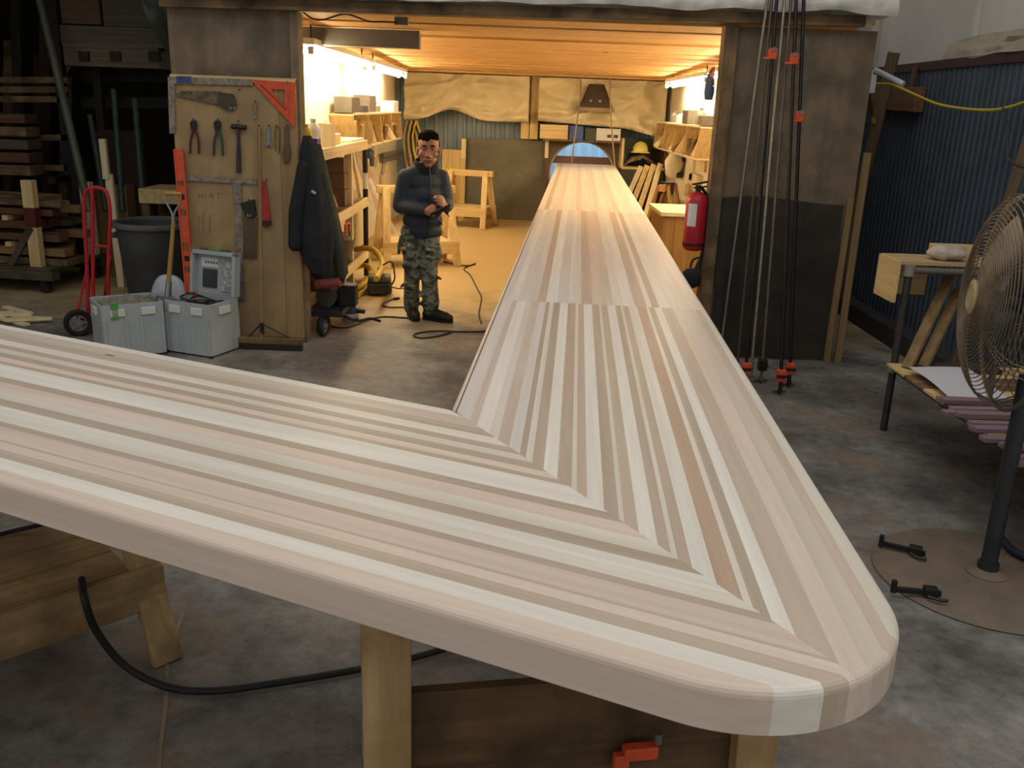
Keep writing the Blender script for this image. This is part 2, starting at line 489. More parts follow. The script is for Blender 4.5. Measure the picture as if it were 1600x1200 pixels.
# right side of the hall: blue ribbed sheets below, pale panels above
corrugated('wall_right', BLUEM, (3.42, 3.0, 0), (3.36, 12.0, 0), 0.0, 2.28, (-1, 0, 0), 0.085, 0.011, 'dark blue ribbed metal wall on the right')
PALEW = pm('pale_panel', '#cbc5bb', 0.75, 0, 0.15, 1.6)
WU = struct(MB().box((3.50, 2.5, 2.3), (3.6, 12.2, 5.2)).build('wall_right_upper', PALEW, loc=(0, 0, 0)), 'off-white panelled upper wall on the right')
for y in (3.6, 5.35, 7.55, 9.6):
    MB().box((3.47, y, 2.36), (3.51, y + 0.06, 5.2)).build('panel_batten', PALEW, WU)
struct(MB().box((3.36, 2.8, 2.27), (3.52, 12, 2.34)).build('trim_4', pm('rust_brown', '#4a2b28', 0.7), loc=(0, 0, 0)), 'rusty brown steel angle along the top of the blue wall')
struct(MB().box((3.22, 3.0, 0), (3.42, 12, 0.16)).build('baseboard_right', pm('dark_curb', '#3f3d39', 0.8, 0, 0.3, 5), loc=(0, 0, 0)), 'dark concrete curb under the blue wall')
def wrap(u, v):
    y = 4.6 + 3.2*u
    return (3.46 - 0.10*v - 0.03*nz3(y*3, v*4, 0.2), y, 2.50 - 0.16*v + 0.03*nz3(y*2, 1, v*2))
tag(MB().sheet(wrap, 60, 8, 0.004).build('wrinkled_strip', pm('yellowed_plastic', '#9c8f76', 0.5, 0, 0.25, 12), smooth=True), 'yellowed plastic strip sagging over the top of the blue wall', 'plastic sheet')
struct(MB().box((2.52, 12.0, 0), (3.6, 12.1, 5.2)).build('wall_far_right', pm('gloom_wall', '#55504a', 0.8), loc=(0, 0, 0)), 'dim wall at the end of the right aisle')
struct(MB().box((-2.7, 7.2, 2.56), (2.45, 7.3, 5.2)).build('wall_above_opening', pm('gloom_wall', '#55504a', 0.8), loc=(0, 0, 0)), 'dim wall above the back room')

# left storage bay, dark
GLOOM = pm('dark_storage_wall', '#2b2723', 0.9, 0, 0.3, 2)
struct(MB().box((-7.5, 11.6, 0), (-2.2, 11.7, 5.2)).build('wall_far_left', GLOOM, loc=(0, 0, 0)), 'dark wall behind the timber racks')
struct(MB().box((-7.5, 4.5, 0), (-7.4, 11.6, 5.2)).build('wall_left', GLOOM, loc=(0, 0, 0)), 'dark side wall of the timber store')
struct(MB().box((-7.4, 7.6, 3.4), (-2.3, 11.6, 3.5)).build('store_shade_roof', GLOOM, loc=(0, 0, 0)), 'added unseen roof that keeps the timber store dark')  # added roof, out of view, blocks light so the store stays dark

# a dusty seam in the concrete, front left
g = MB(); pts = [PZ(247, 1230, 0), PZ(252, 1160, 0), PZ(258, 1110, 0), PZ(262, 1070, 0), PZ(261, 1035, 0), PZ(268, 1010, 0), PZ(285, 960, 0), PZ(300, 930, 0)]
for a, b in zip(pts, pts[1:]): g.beam(a + Vector((0, 0, 0.001)), b + Vector((0, 0, 0.001)), random.uniform(0.008, 0.016), 0.003)
g.build('dusty_seam', pm('pale_dust', '#94826e', 0.9), FLOOR)

# ------------------------------------------------------------------ the bar top: glued strips in two arms meeting at a mitre
BARW = wood('planed_maple', '#ffffff', '#bbbbbb', 0.42, knots=0.015, obj_color=True, dens=1.0, spec=0.4)
BZ, BTH, RND = 1.0, 0.085, 0.016
bA = Vector((-0.176, 2.524))
bu = Vector((0.061, 1.0)).normalized(); bn1 = Vector((bu.y, -bu.x))
bv_ = Vector((-0.909, 0.416)).normalized(); bn2 = Vector((-0.416, -0.909)).normalized()
W1, W2, RC = 0.955, 0.98, 0.31
def solve2(n, a, m_, b):
    det = n.x*m_.y - n.y*m_.x
    return Vector(((a*m_.y - n.y*b)/det, (n.x*b - a*m_.x)/det))
bQ = solve2(bn1, bA.dot(bn1) + W1, bn2, bA.dot(bn2) + W2)
bC = solve2(bn1, bA.dot(bn1) + W1 - RC, bn2, bA.dot(bn2) + W2 - RC)   # centre of the corner round
T1 = bC + bn1*RC; T2 = bC + bn2*RC
ARC = []
a1 = math.atan2(bn1.y, bn1.x); a2 = math.atan2(bn2.y, bn2.x)
while a2 > a1: a2 -= 2*math.pi
NARC = 40
for i in range(NARC + 1):
    t = a1 + (a2 - a1)*i/NARC
    ARC.append(bC + Vector((math.cos(t), math.sin(t)))*RC)
def clip(poly, p, n):
    """keep the side where (q-p).n <= 0"""
    out = []
    for i, a in enumerate(poly):
        b = poly[(i+1) % len(poly)]
        da, db = (a-p).dot(n), (b-p).dot(n)
        if da <= 1e-9: out.append(a)
        if (da < -1e-9 and db > 1e-9) or (da > 1e-9 and db < -1e-9): out.append(a + (b-a)*(da/(da-db)))
    return out
def edge_normal(q, inner, left_arm):
    """outward normal if q lies on a rounded outer edge of the bar, else None"""
    o1 = (q-bA).dot(bn1) - W1; o2 = (q-bA).dot(bn2) - W2
    if (q-T1).dot(bu) >= -1e-5 and abs(o1) < 1e-5: return bn1
    if (q-T2).dot(bv_) >= -1e-5 and abs(o2) < 1e-5: return bn2
    if abs((q-bC).length - RC) < 2e-3 and (q-bC).dot(bQ-bC) > 0 : return (q-bC).normalized()
    if inner and left_arm and abs((q-bA).dot(bn2)) < 1e-5: return -bn2
    if inner and not left_arm and abs((q-bA).dot(bn1)) < 1e-5: return -bn1
    return None
BAR = thing('bar_counter', 'long pale striped maple bar top with a mitred, rounded corner', 'bar top', (bA.x, bA.y, 0))
def strip(poly, d, col, left_arm, zoff=0.0):
    if len(poly) < 3: return
    cl = []
    for q in poly:
        if not cl or (q-cl[-1]).length > 1e-5: cl.append(q)
    if (cl[0]-cl[-1]).length < 1e-5: cl.pop()
    n = len(cl)
    if n < 3: return
    org = cl[0].copy()
    ang = math.atan2(d.y, d.x); c, s_ = math.cos(-ang), math.sin(-ang)
    lev = [(BZ - BTH, 0.004), (BZ - BTH + 0.004, 0.0), (BZ - RND, 0.0), (BZ - RND*0.62, RND*0.08), (BZ - RND*0.29, RND*0.29), (BZ - RND*0.08, RND*0.62), (BZ + zoff, RND)]
    vs_ = []
    for z, ins in lev:
        for q in cl:
            nn = edge_normal(q, True, left_arm)
            p = q - nn*ins if nn is not None else q
            p = p - org
            vs_.append(Vector((p.x*c - p.y*s_, p.x*s_ + p.y*c, z)))
    fs = [tuple(reversed(range(n))), tuple(range((len(lev)-1)*n, len(lev)*n))]
    for k in range(len(lev)-1):
        for i in range(n):
            j = (i+1) % n
            fs.append((k*n+i, k*n+j, (k+1)*n+j, (k+1)*n+i))
    me = MB(); me.v = vs_; me.f = fs
    o = me.build('strip', BARW[0], BAR, loc=(0, 0, 0))
    o.location = (org.x - bA.x, org.y - bA.y, 0); o.rotation_euler = (0, 0, ang)
    o.color = lin(col)
TONE = {'w': '#e8e4da', 'l': '#e0d9cc', 'p': '#dfcebf', 'g': '#d7d2ca', 'b': '#d0c3b3', 't': '#c5b5a3', 'd': '#bbac9a', 'o': '#c2a993', 'k': '#95836f'}
def jit(h, a=5):
    h = h.lstrip('#'); k = random.randint(-a, a)
    return '#' + ''.join('%02x' % max(0, min(255, int(h[i:i+2], 16) + k)) for i in (0, 2, 4))
# left arm: (offset from the inner edge, tone)
LEFT = [(0, 'w'), (.05, 'b'), (.112, 'd'), (.155, 'l'), (.2, 'd'), (.234, 'l'), (.268, 'd'), (.304, 'p'), (.337, 't'), (.36, 'w'), (.452, 'd'),
        (.487, 'p'), (.54, 'l'), (.593, 'd'), (.634, 'w'), (.68, 'l'), (.72, 'd'), (.743, 'p'), (.809, 't'), (.818, 'p'), (.858, 't'), (.875, 'd'), (.896, 'w'), (.945, 'p'), (W2, None)]
LL = 3.9
mit_n = Vector(((bQ-bA).y, -(bQ-bA).x)).normalized()
if mit_n.dot(bu) < 0: mit_n = -mit_n          # points to the long arm's side
def corner_clip(poly, lo_arm):
    for i in range(len(ARC) - 1):
        a, b = ARC[i], ARC[i+1]
        nn = Vector(((b-a).y, -(b-a).x)).normalized()
        if nn.dot(((a+b)/2) - bC) < 0: nn = -nn
        poly = clip(poly, a, nn)
        if len(poly) < 3: return poly
    return poly
for (s0, t), (s1, _) in zip(LEFT, LEFT[1:]):
    poly = [bA + bn2*s0 - bv_*2.2, bA + bn2*s0 + bv_*LL, bA + bn2*s1 + bv_*LL, bA + bn2*s1 - bv_*2.2]
    poly = clip(poly, bA, mit_n)
    if (bQ-bA).length: poly = corner_clip(poly, True)
    strip(poly, bv_, jit(TONE[t]), True, random.uniform(-0.0003, 0.0003))
R1 = [(0, 'b'), (.016, 'k'), (.021, 'g'), (.068, 'b'), (.09, 'w'), (.132, 'l'), (.158, 'b'), (.192, 'g'), (.223, 'd'), (.240, 'l'), (.258, 'd'), (.288, 'w'), (.323, 't'), (.358, 'l'),
      (.37, 't'), (.394, 'w'), (.432, 'd'), (.463, 'l'), (.474, 't'), (.502, 'w'), (.538, 'd'), (.562, 'l'), (.573, 't'), (.598, 'w'), (.637, 'o'), (.677, 'l'), (.691, 'd'),
      (.716, 'w'), (.748, 't'), (.80, 'p'), (.855, 'b'), (.90, 't'), (.928, 'l'), (W1, None)]
R2 = [(0, 'b'), (.016, 'k'), (.02, 'g'), (.057, 'w'), (.09, 'g'), (.182, 't'), (.22, 'w'), (.272, 'g'), (.325, 'w'), (.354, 'l'), (.384, 't'), (.435, 'p'), (.484, 'b'), (.53, 'l'),
      (.576, 'w'), (.63, 't'), (.684, 'w'), (.707, 'd'), (.742, 'w'), (.786, 'l'), (.865, 'p'), (W1, None)]
R3 = [(0, 'w'), (.06, 't'), (.10, 'l'), (.17, 'p'), (.22, 'w'), (.28, 'l'), (.34, 'p'), (.39, 'w'), (.46, 'l'), (.51, 'p'), (.56, 'w'), (.62, 'l'), (.68, 'p'), (.73, 'w'), (.80, 'l'), (.87, 'w'), (W1, None)]
SEC = [(R1, -2.2, 1.60), (R2, 1.60, 5.62), (R3, 5.62, 12.92)]
for k, (tab, y0, y1) in enumerate(SEC):
    for (s0, t), (s1, _) in zip(tab, tab[1:]):
        e0 = y0 if k == 0 else y0 + 0.0; e1 = y1
        poly = [bA + bn1*s0 + bu*e0, bA + bn1*s0 + bu*e1, bA + bn1*s1 + bu*e1, bA + bn1*s1 + bu*e0]
        if k == 0:
            poly = clip(poly, bA, -mit_n)
            poly = corner_clip(poly, False)
        strip(poly, bu, jit(TONE[t]), False, -0.004 if t == 'k' else random.uniform(-0.0003, 0.0003))

# ------------------------------------------------------------------ saw horses and what stands under the bar
def sawhorse(label, loc, rz, L_=0.9, H_=0.9, spread=0.26, mat=None, lw=0.09, lt=0.04, tray=0.3, top_t=0.09, top_w=0.09, end=0.10, group=None, tray_w=None, boards=2, rake=0.06):
    """x is the long way"""
    mat = mat or PINE
    t = thing('sawhorse', label, 'sawhorse', loc, rz, group)
    MB().box((-L_/2, -top_w/2, H_-top_t), (L_/2, top_w/2, H_-0.002)).build('top_beam', mat, t, bevel=0.004)
    for sx in (-1, 1):
        for sy in (-1, 1):
            MB().beam((sx*(L_/2-end), sy*(top_w/2+lt/2-0.004), H_-0.022), (sx*(L_/2-end+rake), sy*spread, 0.0), lw, lt, (0, 1, 0)).build('leg', mat, t, bevel=0.004)
    if tray:
        w_ = (top_w/2 + lt/2) + (spread - top_w/2 - lt/2)*(1 - tray/H_) + lt/2 + 0.012
        xl = L_/2 - end + rake*(1 - tray/H_) + 0.05
        for sy in (-1, 1):
            MB().box((-xl, sy*w_ - 0.015, tray-0.15), (xl, sy*w_ + 0.015, tray)).build('side_rail', mat, t, bevel=0.003)
        for k in range(boards):
            a = -w_ + 0.018 + (2*w_-0.036)*k/boards; b = -w_ + 0.018 + (2*w_-0.036)*(k+1)/boards - 0.006
            MB().box((-xl+0.09, a, tray-0.024), (xl-0.09, b, tray-0.002)).build('tray_board', mat, t, bevel=0.002)
    return t
# under the left arm: a horse with a tray, its end to the camera
e0 = PZ(245, 905, 0.33); e1 = PZ(0, 985, 0.33)
dirv = (e1 - e0); hz = math.atan2(dirv.y, dirv.x)
un = Vector((math.cos(hz), math.sin(hz), 0)); sd = Vector((-math.sin(hz), math.cos(hz), 0))
if sd.y < 0: sd = -sd
SAWW = wood('worn_pine', '#b89c70', '#8f7450', 0.7, knots=0.02, dirt='#75603f')
hc = e0 + un*0.36 + sd*0.36
sawhorse('low worn sawhorse with a sawdusty tray under the left arm of the bar', (hc.x, hc.y, 0), hz, 0.86, BZ-BTH, 0.34, SAWW, 0.10, 0.045, 0.34, 0.09, 0.14, boards=3, rake=0.05)

# under the corner: a tall horse seen square on, with a deep board between its legs
lp = PZ(604, 1225, 0.0); rp = PZ(1168, 1330, 0.0)
q0 = PY(604, 1080, 1.72); q1 = PY(1168, 1170, 1.88); q0.z = q1.z = 0
c2 = (q0 + q1)/2; az = math.atan2(q1.y-q0.y, q1.x-q0.x); hl = (q1-q0).length
t = thing('sawhorse', 'stout sawhorse with a broad dark board between its legs under the bar corner', 'sawhorse', c2, az)
DIRTYP = wood('stained_pine', '#c4a67c', '#9d7f56', 0.7, knots=0.04, dirt='#8c7148')
MB().box((-hl/2-0.1, 0.02, BZ-BTH-0.09), (hl/2+0.02, 0.13, BZ-BTH-0.002)).build('top_beam', DIRTYP, t, bevel=0.004)
for sx in (-1, 1):
    MB().beam((sx*hl/2, 0.0, BZ-BTH-0.012), (sx*hl/2, -0.05, 0), 0.105, 0.042, (0, 1, 0)).build('leg', DIRTYP, t, bevel=0.004)
    MB().beam((sx*hl/2, 0.152, BZ-BTH-0.03), (sx*hl/2, 0.55, 0), 0.105, 0.042, (0, 1, 0)).build('leg', DIRTYP, t, bevel=0.004)
MB().box((-hl/2+0.045, -0.008, 0.28), (hl/2-0.045, 0.022, 0.60)).build('brace_board', wood('brown_board', '#6e5436', '#4c3923', 0.75, dirt='#3b2d1e'), t, bevel=0.003)
# an orange clamp left on that board
cl = thing('bar_clamp', 'small orange clamp hanging on the dark board under the bar corner', 'clamp', (q0*0.25+q1*0.75) + Vector((-0.06, -0.05, 0.40)), az)
cl.scale = (0.75, 0.75, 0.75)
MB().box((-0.06, -0.02, 0.0), (0.05, 0.02, 0.045)).build('jaw', ORANGE, cl, bevel=0.006)
MB().box((-0.09, -0.015, -0.05), (-0.04, 0.015, 0.02)).build('foot', ORANGE, cl, bevel=0.006)
MB().cyl((0.05, 0, 0.05), (0.05, 0, 0.085), 0.014).build('screw', STEEL, cl, smooth=True)

# hose across the floor
hp = [PZ(128, 905, 0.36), PZ(132, 935, 0.34), PZ(150, 985, 0.22), PZ(195, 1040, 0.08), PZ(260, 1073, 0.02), PZ(330, 1080, 0.02), PZ(420, 1069, 0.02), PZ(520, 1053, 0.02), PZ(610, 1036, 0.02), PZ(690, 1015, 0.02), PZ(760, 985, 0.02), PZ(850, 960, 0.02)]
tag(MB().tube(smooth_path(hp, 6), 0.012, 10).build('air_hose', BLACK, smooth=True), 'black rubber hose curling over the sawhorse tray onto the floor', 'hose')
# wire over the other side of the tray
tag(MB().tube(smooth_path([PZ(-30, 842, 0.36), PZ(20, 830, 0.35), PZ(66, 819, 0.36), PZ(100, 806, 0.3)], 5), 0.008, 8).build('wire', BLACK, smooth=True), 'black wire lying on the tray of the low sawhorse', 'wire')

# further horses that carry the long arm
for i, (yy, mt) in enumerate(((5.2, 'near the partition'), (9.6, 'in the middle of the back room'), (14.2, 'near the round opening'))):
    p = bA + bu*(yy - bA.y) + bn1*(W1/2)
    sawhorse('pine sawhorse under the long arm of the bar, ' + mt, (p.x, p.y, 0), math.atan2(bn1.y, bn1.x), 0.86, BZ-BTH, 0.26, PINE, group=None)

# ------------------------------------------------------------------ right partition: pipe clamps
TH = pm('threaded_pipe', '#2d2c2b', 0.4, 0.6, 0.5, 40)
PIPE = pm('galvanised_pipe', '#a29a8c', 0.35, 0.7, 0.25, 18)
BRN = pm('brown_pipe', '#6f6354', 0.5, 0.5, 0.3, 15)
def clamp(label, top, bot, mat, r=0.011, heads=(), foot=None, ytop=6.84):
    pt = PY(top[0], top[1], ytop); pb = PZ(bot[0], bot[1], 0.0)
    d = (pt - pb).normalized()
    pt = pt + d*0.25
    pb = pb + d*0.02
    t = thing('pipe_clamp', label, 'pipe clamp', Vector((pb.x, pb.y, 0)), 0, 'pipe clamps leaning on the right partition')
    o = Vector((pb.x, pb.y, 0))
    MB().cyl(pb-o, pt-o, r, None, 10).build('pipe', mat, t, smooth=True)
    for z in heads:
        p = pb + d*((z-pb.z)/d.z) - o
        h = thing_head(p, t)
    if foot:
        p = pb + d*0.12 - o
        MB().cbox(p, (0.062, 0.05, 0.085)).build('clamp_head', ORANGE if foot == 'o' else DSTEEL, t, bevel=0.006)
        MB().cbox(p + Vector((0.0, -0.028, 0.0)), (0.07, 0.02, 0.018)).build('clamp_lip', BLACK if foot == 'o' else DSTEEL, t, bevel=0.003)
        MB().tube([p + Vector((0, 0, -0.04)), Vector((p.x, p.y, 0.004))], 0.009, 8).build('screw', DSTEEL, t)
        MB().tube([Vector((p.x-0.05, p.y-0.01, 0.016)), Vector((p.x+0.05, p.y+0.012, 0.016))], 0.005, 6).build('tommy_bar', DSTEEL, t)
    return t
def thing_head(p, t):
    h = MB().cbox(p, (0.06, 0.05, 0.075)).build('clamp_head', ORANGE, t, bevel=0.008)
    MB().cbox(p + Vector((-0.035, -0.01, -0.03)), (0.05, 0.045, 0.016)).build('jaw_plate', ORANGE, t, bevel=0.003)
    MB().cyl(p + Vector((0.0, -0.03, 0.03)), p + Vector((0.0, 0.03, 0.03)), 0.014, None, 10).build('clutch', STEEL, t)
clamp('pale pipe of a clamp, leftmost of the pipe clamps on the right partition', (1199, 0), (1124, 560), PIPE)
clamp('brown pipe of a clamp, second from the left on the right partition', (1206, 0), (1152, 572), BRN, 0.010)
clamp('black threaded pipe clamp whose orange foot shows just behind the bar edge', (1214, 0), (1163, 606), TH, 0.013, (2.27,), 'o', 6.8)
clamp('pale pipe of a clamp standing between two black ones', (1226, 0), (1173, 590), PIPE)
clamp('brown pipe clamp standing on a dark steel foot', (1236, 0), (1189, 600), BRN, 0.010, (), 's')
clamp('black pipe clamp with an orange head near the header and the nearest orange foot', (1244, 0), (1219, 618), TH, 0.013, (2.24,), 'o', 6.8)
clamp('black spotted pipe clamp with an orange head halfway up, rightmost of the pipe clamps', (1256, 0), (1233, 606), TH, 0.013, (1.86,), 'o', 6.8)

# boards at the end of the partition
b0 = PZ(1291, 566, 0); b1 = PZ(1304, 566, 0)
tag(MB().beam(b0, b0 + Vector((0.03, 0.06, 1.28)), 0.05, 0.03, (0, 1, 0)).build('board', wood('tan_board', '#8d7550', '#6f5a3a', 0.7), bevel=0.003), 'short tan board standing at the end of the right partition', 'board')
tag(MB().beam(b1 + Vector((0.02, 0, 0)), b1 + Vector((0.03, 0.03, 1.62)), 0.052, 0.035, (0, 1, 0)).build('board', wood('tan_board', '#8d7550', '#6f5a3a', 0.7), bevel=0.003), 'tall tan board standing at the end of the right partition', 'board')
lt0 = PX(1397, 82, 3.15); lb0 = PZ(1296, 500, 0)
tag(MB().beam(lb0, lt0, 0.10, 0.03, (-1, -1, 0.3)).build('plank', wood('grey_brown_plank', '#7b6650', '#5c4b39', 0.75), bevel=0.003), 'grey-brown plank leaning on the blue wall', 'plank')

# electrical box, conduit, pipe, block
jb = PY(1358, 130, 7.5)
t = thing('junction_box', 'white electrical box at the end of a hanging conduit', 'electrical box', jb)
MB().box((-0.035, -0.03, -0.075), (0.045, 0.03, 0.065)).build('box', WHITE, t, bevel=0.006)
MB().cyl((0, 0, 0.065), PY(1350, -40, 7.5) - jb, 0.014, None, 10).build('conduit', pm('rusty_conduit', '#6e6455', 0.5, 0.5), t, smooth=True)
MB().cyl((0, 0, 0.06), (0, 0, 0.1), 0.022, None, 10).build('connector', WHITE, t)
MB().tube([(-0.04, 0, 0.04), (-0.10, 0.0, 0.05), (-0.12, 0.0, 0.03)], 0.014, 8).build('elbow', pm('grey_fitting', '#8f897f', 0.5), t, smooth=True)
pp = PX(1366, 110, 2.95)
tag(MB().cyl(PY(1366, 109, 7.5), PY(1412, 132, 7.3), 0.022, None, 12).build('plastic_pipe', pm('lilac_pipe', '#c9c6d4', 0.4), smooth=True), 'short white plastic pipe sticking out by the electrical box', 'pipe')
tag(MB().beam(PX(1360, 152, 3.32), PX(1437, 156, 3.32), 0.09, 0.20, (0, 0, 1)).build('wood_block', wood('old_block', '#7d5d3f', '#5d432c', 0.7), bevel=0.005), 'brown timber block fixed to the top of the blue wall', 'block')
tag(MB().beam(PX(1423, 140, 3.34), PX(1430, 105, 3.34), 0.05, 0.025, (1, 0, 0)).build('cleat', wood('old_block', '#7d5d3f', '#5d432c', 0.7)), 'small upright wooden cleat above the timber block', 'cleat')
yc = [PY(1366, 131, 7.5), PX(1395, 133, 3.1), PX(1430, 148, 3.18), PX(1470, 164, 3.24), PX(1530, 172, 3.24), PX(1575, 168, 3.24), PX(1640, 145, 3.26)]
tag(MB().tube(smooth_path(yc, 6), 0.011, 8).build('electric_cord', YELLOW, smooth=True), 'yellow electric cord slung along the blue wall', 'cord')
# yellow-green strap bundles behind the partition
def strap(u, v):
    return (PY(1335, 190, 7.35).x + 0.05*(u-0.5) + 0.05*(1-v), 7.35 + 0.03*math.sin(u*6), PY(1335, 240, 7.35).z + 0.42*v)
tag(MB().sheet(strap, 4, 10, 0.01).build('strap', pm('lime_strap', '#84802c', 0.7, 0, 0.3), smooth=True), 'yellow-green strap hanging behind the right partition', 'strap')
tag(MB().tube(smooth_path([jb + Vector((0.0, 0.0, -0.07)), PX(1362, 175, 3.02), PX(1366, 195, 3.05)], 4), 0.02, 6).build('strap', pm('lime_strap', '#84802c', 0.7, 0, 0.3), smooth=True), 'short yellow-green strap hanging below the electrical box', 'strap')

# ------------------------------------------------------------------ pipe-framed table
lp = PZ(1380, 672, 0)
TX, TY, TZ = lp.x, lp.y, 1.05
t = thing('pipe_table', 'pipe-framed work table with a pale top and a low shelf by the blue wall', 'table', (TX, TY, 0))
PP = pm('dark_pipe', '#454341', 0.5, 0.4, 0.3, 9)
TL = 2.4; TW = 0.72
for (x, y) in ((0, 0), (TW, 0), (0, -TL), (TW, -TL)):
    MB().cyl((x, y, 0), (x, y, TZ-0.03), 0.022, None, 12).build('leg', PP, t, smooth=True)
    MB().cyl((x, y, TZ-0.075), (x, y, TZ-0.01), 0.032, None, 12).build('pipe_fitting', pm('grey_fitting', '#8f897f', 0.5), t, smooth=True)
    MB().cyl((x, y, 0.38), (x, y, 0.43), 0.032, None, 12).build('pipe_fitting', pm('grey_fitting', '#8f897f', 0.5), t, smooth=True)
for z in (TZ-0.04, 0.405):
    for a, b in (((0, 0), (TW, 0)), ((0, -TL), (TW, -TL)), ((0, 0), (0, -TL)), ((TW, 0), (TW, -TL))):
        if z > 0.9 and a[0] == b[0]: continue
        MB().cyl((a[0], a[1], z), (b[0], b[1], z), 0.02, None, 10).build('rail', PP if z < 0.9 else pm('grey_pipe', '#77736a', 0.45, 0.4), t, smooth=True)
MB().box((-0.05, 0.0, TZ-0.01), (TW+0.05, 0.30, TZ+0.012)).build('top_board', wood('table_ply', '#bba57c', '#a58c62', 0.65), t, bevel=0.003)
MB().box((-0.075, 0.0, TZ-0.24), (-0.052, 0.30, TZ+0.012)).build('end_board', PINE, t, bevel=0.003)
MB().box((-0.05, 0.30, TZ-0.24), (0.25, 0.32, TZ+0.012)).build('back_board', PINE, t, bevel=0.003)
for k in range(9):
    MB().box((-0.06, -TL+0.02+k*0.262, 0.428), (TW+0.04, -TL+0.02+k*0.262+0.25, 0.445)).build('shelf_board', OLDW if k % 2 else PINE, t, bevel=0.002)
# things on the table
tp = Vector((TX, TY, TZ+0.012))
tag(MB().box((TX+0.22, TY+0.22, TZ+0.012), (TX+0.5, TY+0.29, TZ+0.09)).build('wood_block', PINE, bevel=0.004), 'pale wood block on the far end of the pipe table', 'block')
def bag(u, v):
    a = u*2*math.pi; ph = (v-0.5)*math.pi
    r = 1 + 0.25*nz3(math.cos(a)*1.7, math.sin(a)*1.7, v*3)
    return (TX+0.26 + 0.12*r*math.cos(ph)*math.cos(a), TY+0.11 + 0.08*r*math.cos(ph)*math.sin(a), TZ+0.055 + 0.042*r*math.sin(ph))
tag(MB().sheet(bag, 22, 12, 0.002).build('respirator_mask', pm('dusty_mask', '#c4b7a6', 0.5, 0, 0.3, 14), smooth=True), 'crumpled pale dust mask on top of the pipe table', 'mask')
for i, (pa, pb_) in enumerate((((1417, 575), (1486, 428)), ((1440, 578), (1500, 450)))):
    a = PZ(pa[0], pa[1], 0.45); b = PX(pb_[0], pb_[1], a.x + 0.32)
    tag(MB().beam(a, b, 0.07, 0.022, (-1, -0.6, 0)).build('stick', wood('tan_board', '#8d7550', '#6f5a3a', 0.7), bevel=0.002), ('left' if i == 0 else 'right') + ' one of two tan sticks leaning behind the pipe table', 'stick')
def paper(u, v):
    return (TX-0.02 + 0.34*v + 0.02*math.sin(v*3), TY-0.25 - 0.55*u, 0.475 + 0.015*math.sin(u*3+v*2) - 0.05*(1-v)*(u-0.2)*0.4)
tag(MB().sheet(paper, 10, 6, 0.002).build('drawing_sheet', pm('drawing_paper', '#c9c8cf', 0.7, 0, 0.08, 30), smooth=True), 'white sheet of drawing paper curling over the shelf edge of the pipe table', 'paper')
tag(MB().box((TX+0.06, TY-0.22, 0.445), (TX+0.55, TY-0.08, 0.475)).build('dark_plank', DARKW, bevel=0.003), 'dark plank lying at the far end of the table shelf', 'plank')
LIL = wood('lilac_wood', '#8f7882', '#6d5862', 0.65)
for k in range(14):
    y = TY - 0.80 - 0.075*k; x0 = TX - 0.12 + random.uniform(-0.03, 0.07)
    zz = 0.445 + (0.022 if k % 3 == 1 else 0.0)
    tag(MB().cbox((x0 + 0.26, y, zz + 0.0125), (0.55, random.uniform(0.045, 0.06), 0.022), (0, 0, random.uniform(-0.04, 0.04))).build('wood_offcut', LIL, bevel=0.002),
        'purplish wood offcut, %s from the far end of the row on the table shelf' % ORD[k], 'offcut', 'purplish offcuts on the table shelf')
tag(MB().box((TX+0.25, TY-1.95, 0.0), (TX+0.6, TY-1.45, 0.22)).build('black_case', BLACK, bevel=0.02), 'black case on the floor below the table shelf', 'case')

# ------------------------------------------------------------------ the big fan
fb = PZ(1540, 903, 0)
FM = pm('fan_dark_metal', '#3a3d42', 0.5, 0.3, 0.3, 8)
FW = pm('fan_wire', '#7d7260', 0.45, 0.5, 0.35, 25)
t = thing('pedestal_fan', 'large caged pedestal fan on a round dusty base at the right edge', 'fan', fb)
MB().lathe([(0.0, 0), (0.455, 0), (0.46, 0.006), (0.45, 0.012), (0.2, 0.022), (0.0, 0.026)], 56, cap=False).build('base', pm('dusty_base', '#82705c', 0.7, 0, 0.3, 6, col2='#6b6259'), t, smooth=True)
MB().lathe([(0.085, 0.02), (0.085, 0.03), (0.05, 0.045), (0.04, 0.05), (0.0, 0.05)], 28, cap=False).build('base_collar', pm('dusty_base', '#82705c', 0.7), t, smooth=True)
MB().cyl((0, 0, 0.04), (0, 0, 0.9), 0.033, None, 20).build('pole', FM, t, smooth=True)
MB().cyl((0, 0, 0.04), (0, 0, 0.075), 0.043, None, 20).build('pole_ring', FM, t, smooth=True)
fc = PY(1592, 470, fb.y + 0.06) - fb
fax = Vector((-0.96, 0.20, 0.02)).normalized()
up = Vector((0, 0, 1)); fsx = up.cross(fax).normalized(); fup = fax.cross(fsx)
FR = 0.435; FD = 0.17
hub_c = fc + fax*0.0
MB().tube([hub_c + (fsx*math.cos(a) + fup*math.sin(a))*FR for a in [2*math.pi*i/64 for i in range(64)]], 0.009, 8, True).build('guard_rim', FW, t, smooth=True)
def gp(side, r, a):
    k = (r/FR)
    h = FD*math.sqrt(max(0, 1-k**3.2)) if side > 0 else -0.15*math.sqrt(max(0, 1-k**3.2))
    return hub_c + fax*h + (fsx*math.cos(a) + fup*math.sin(a))*r
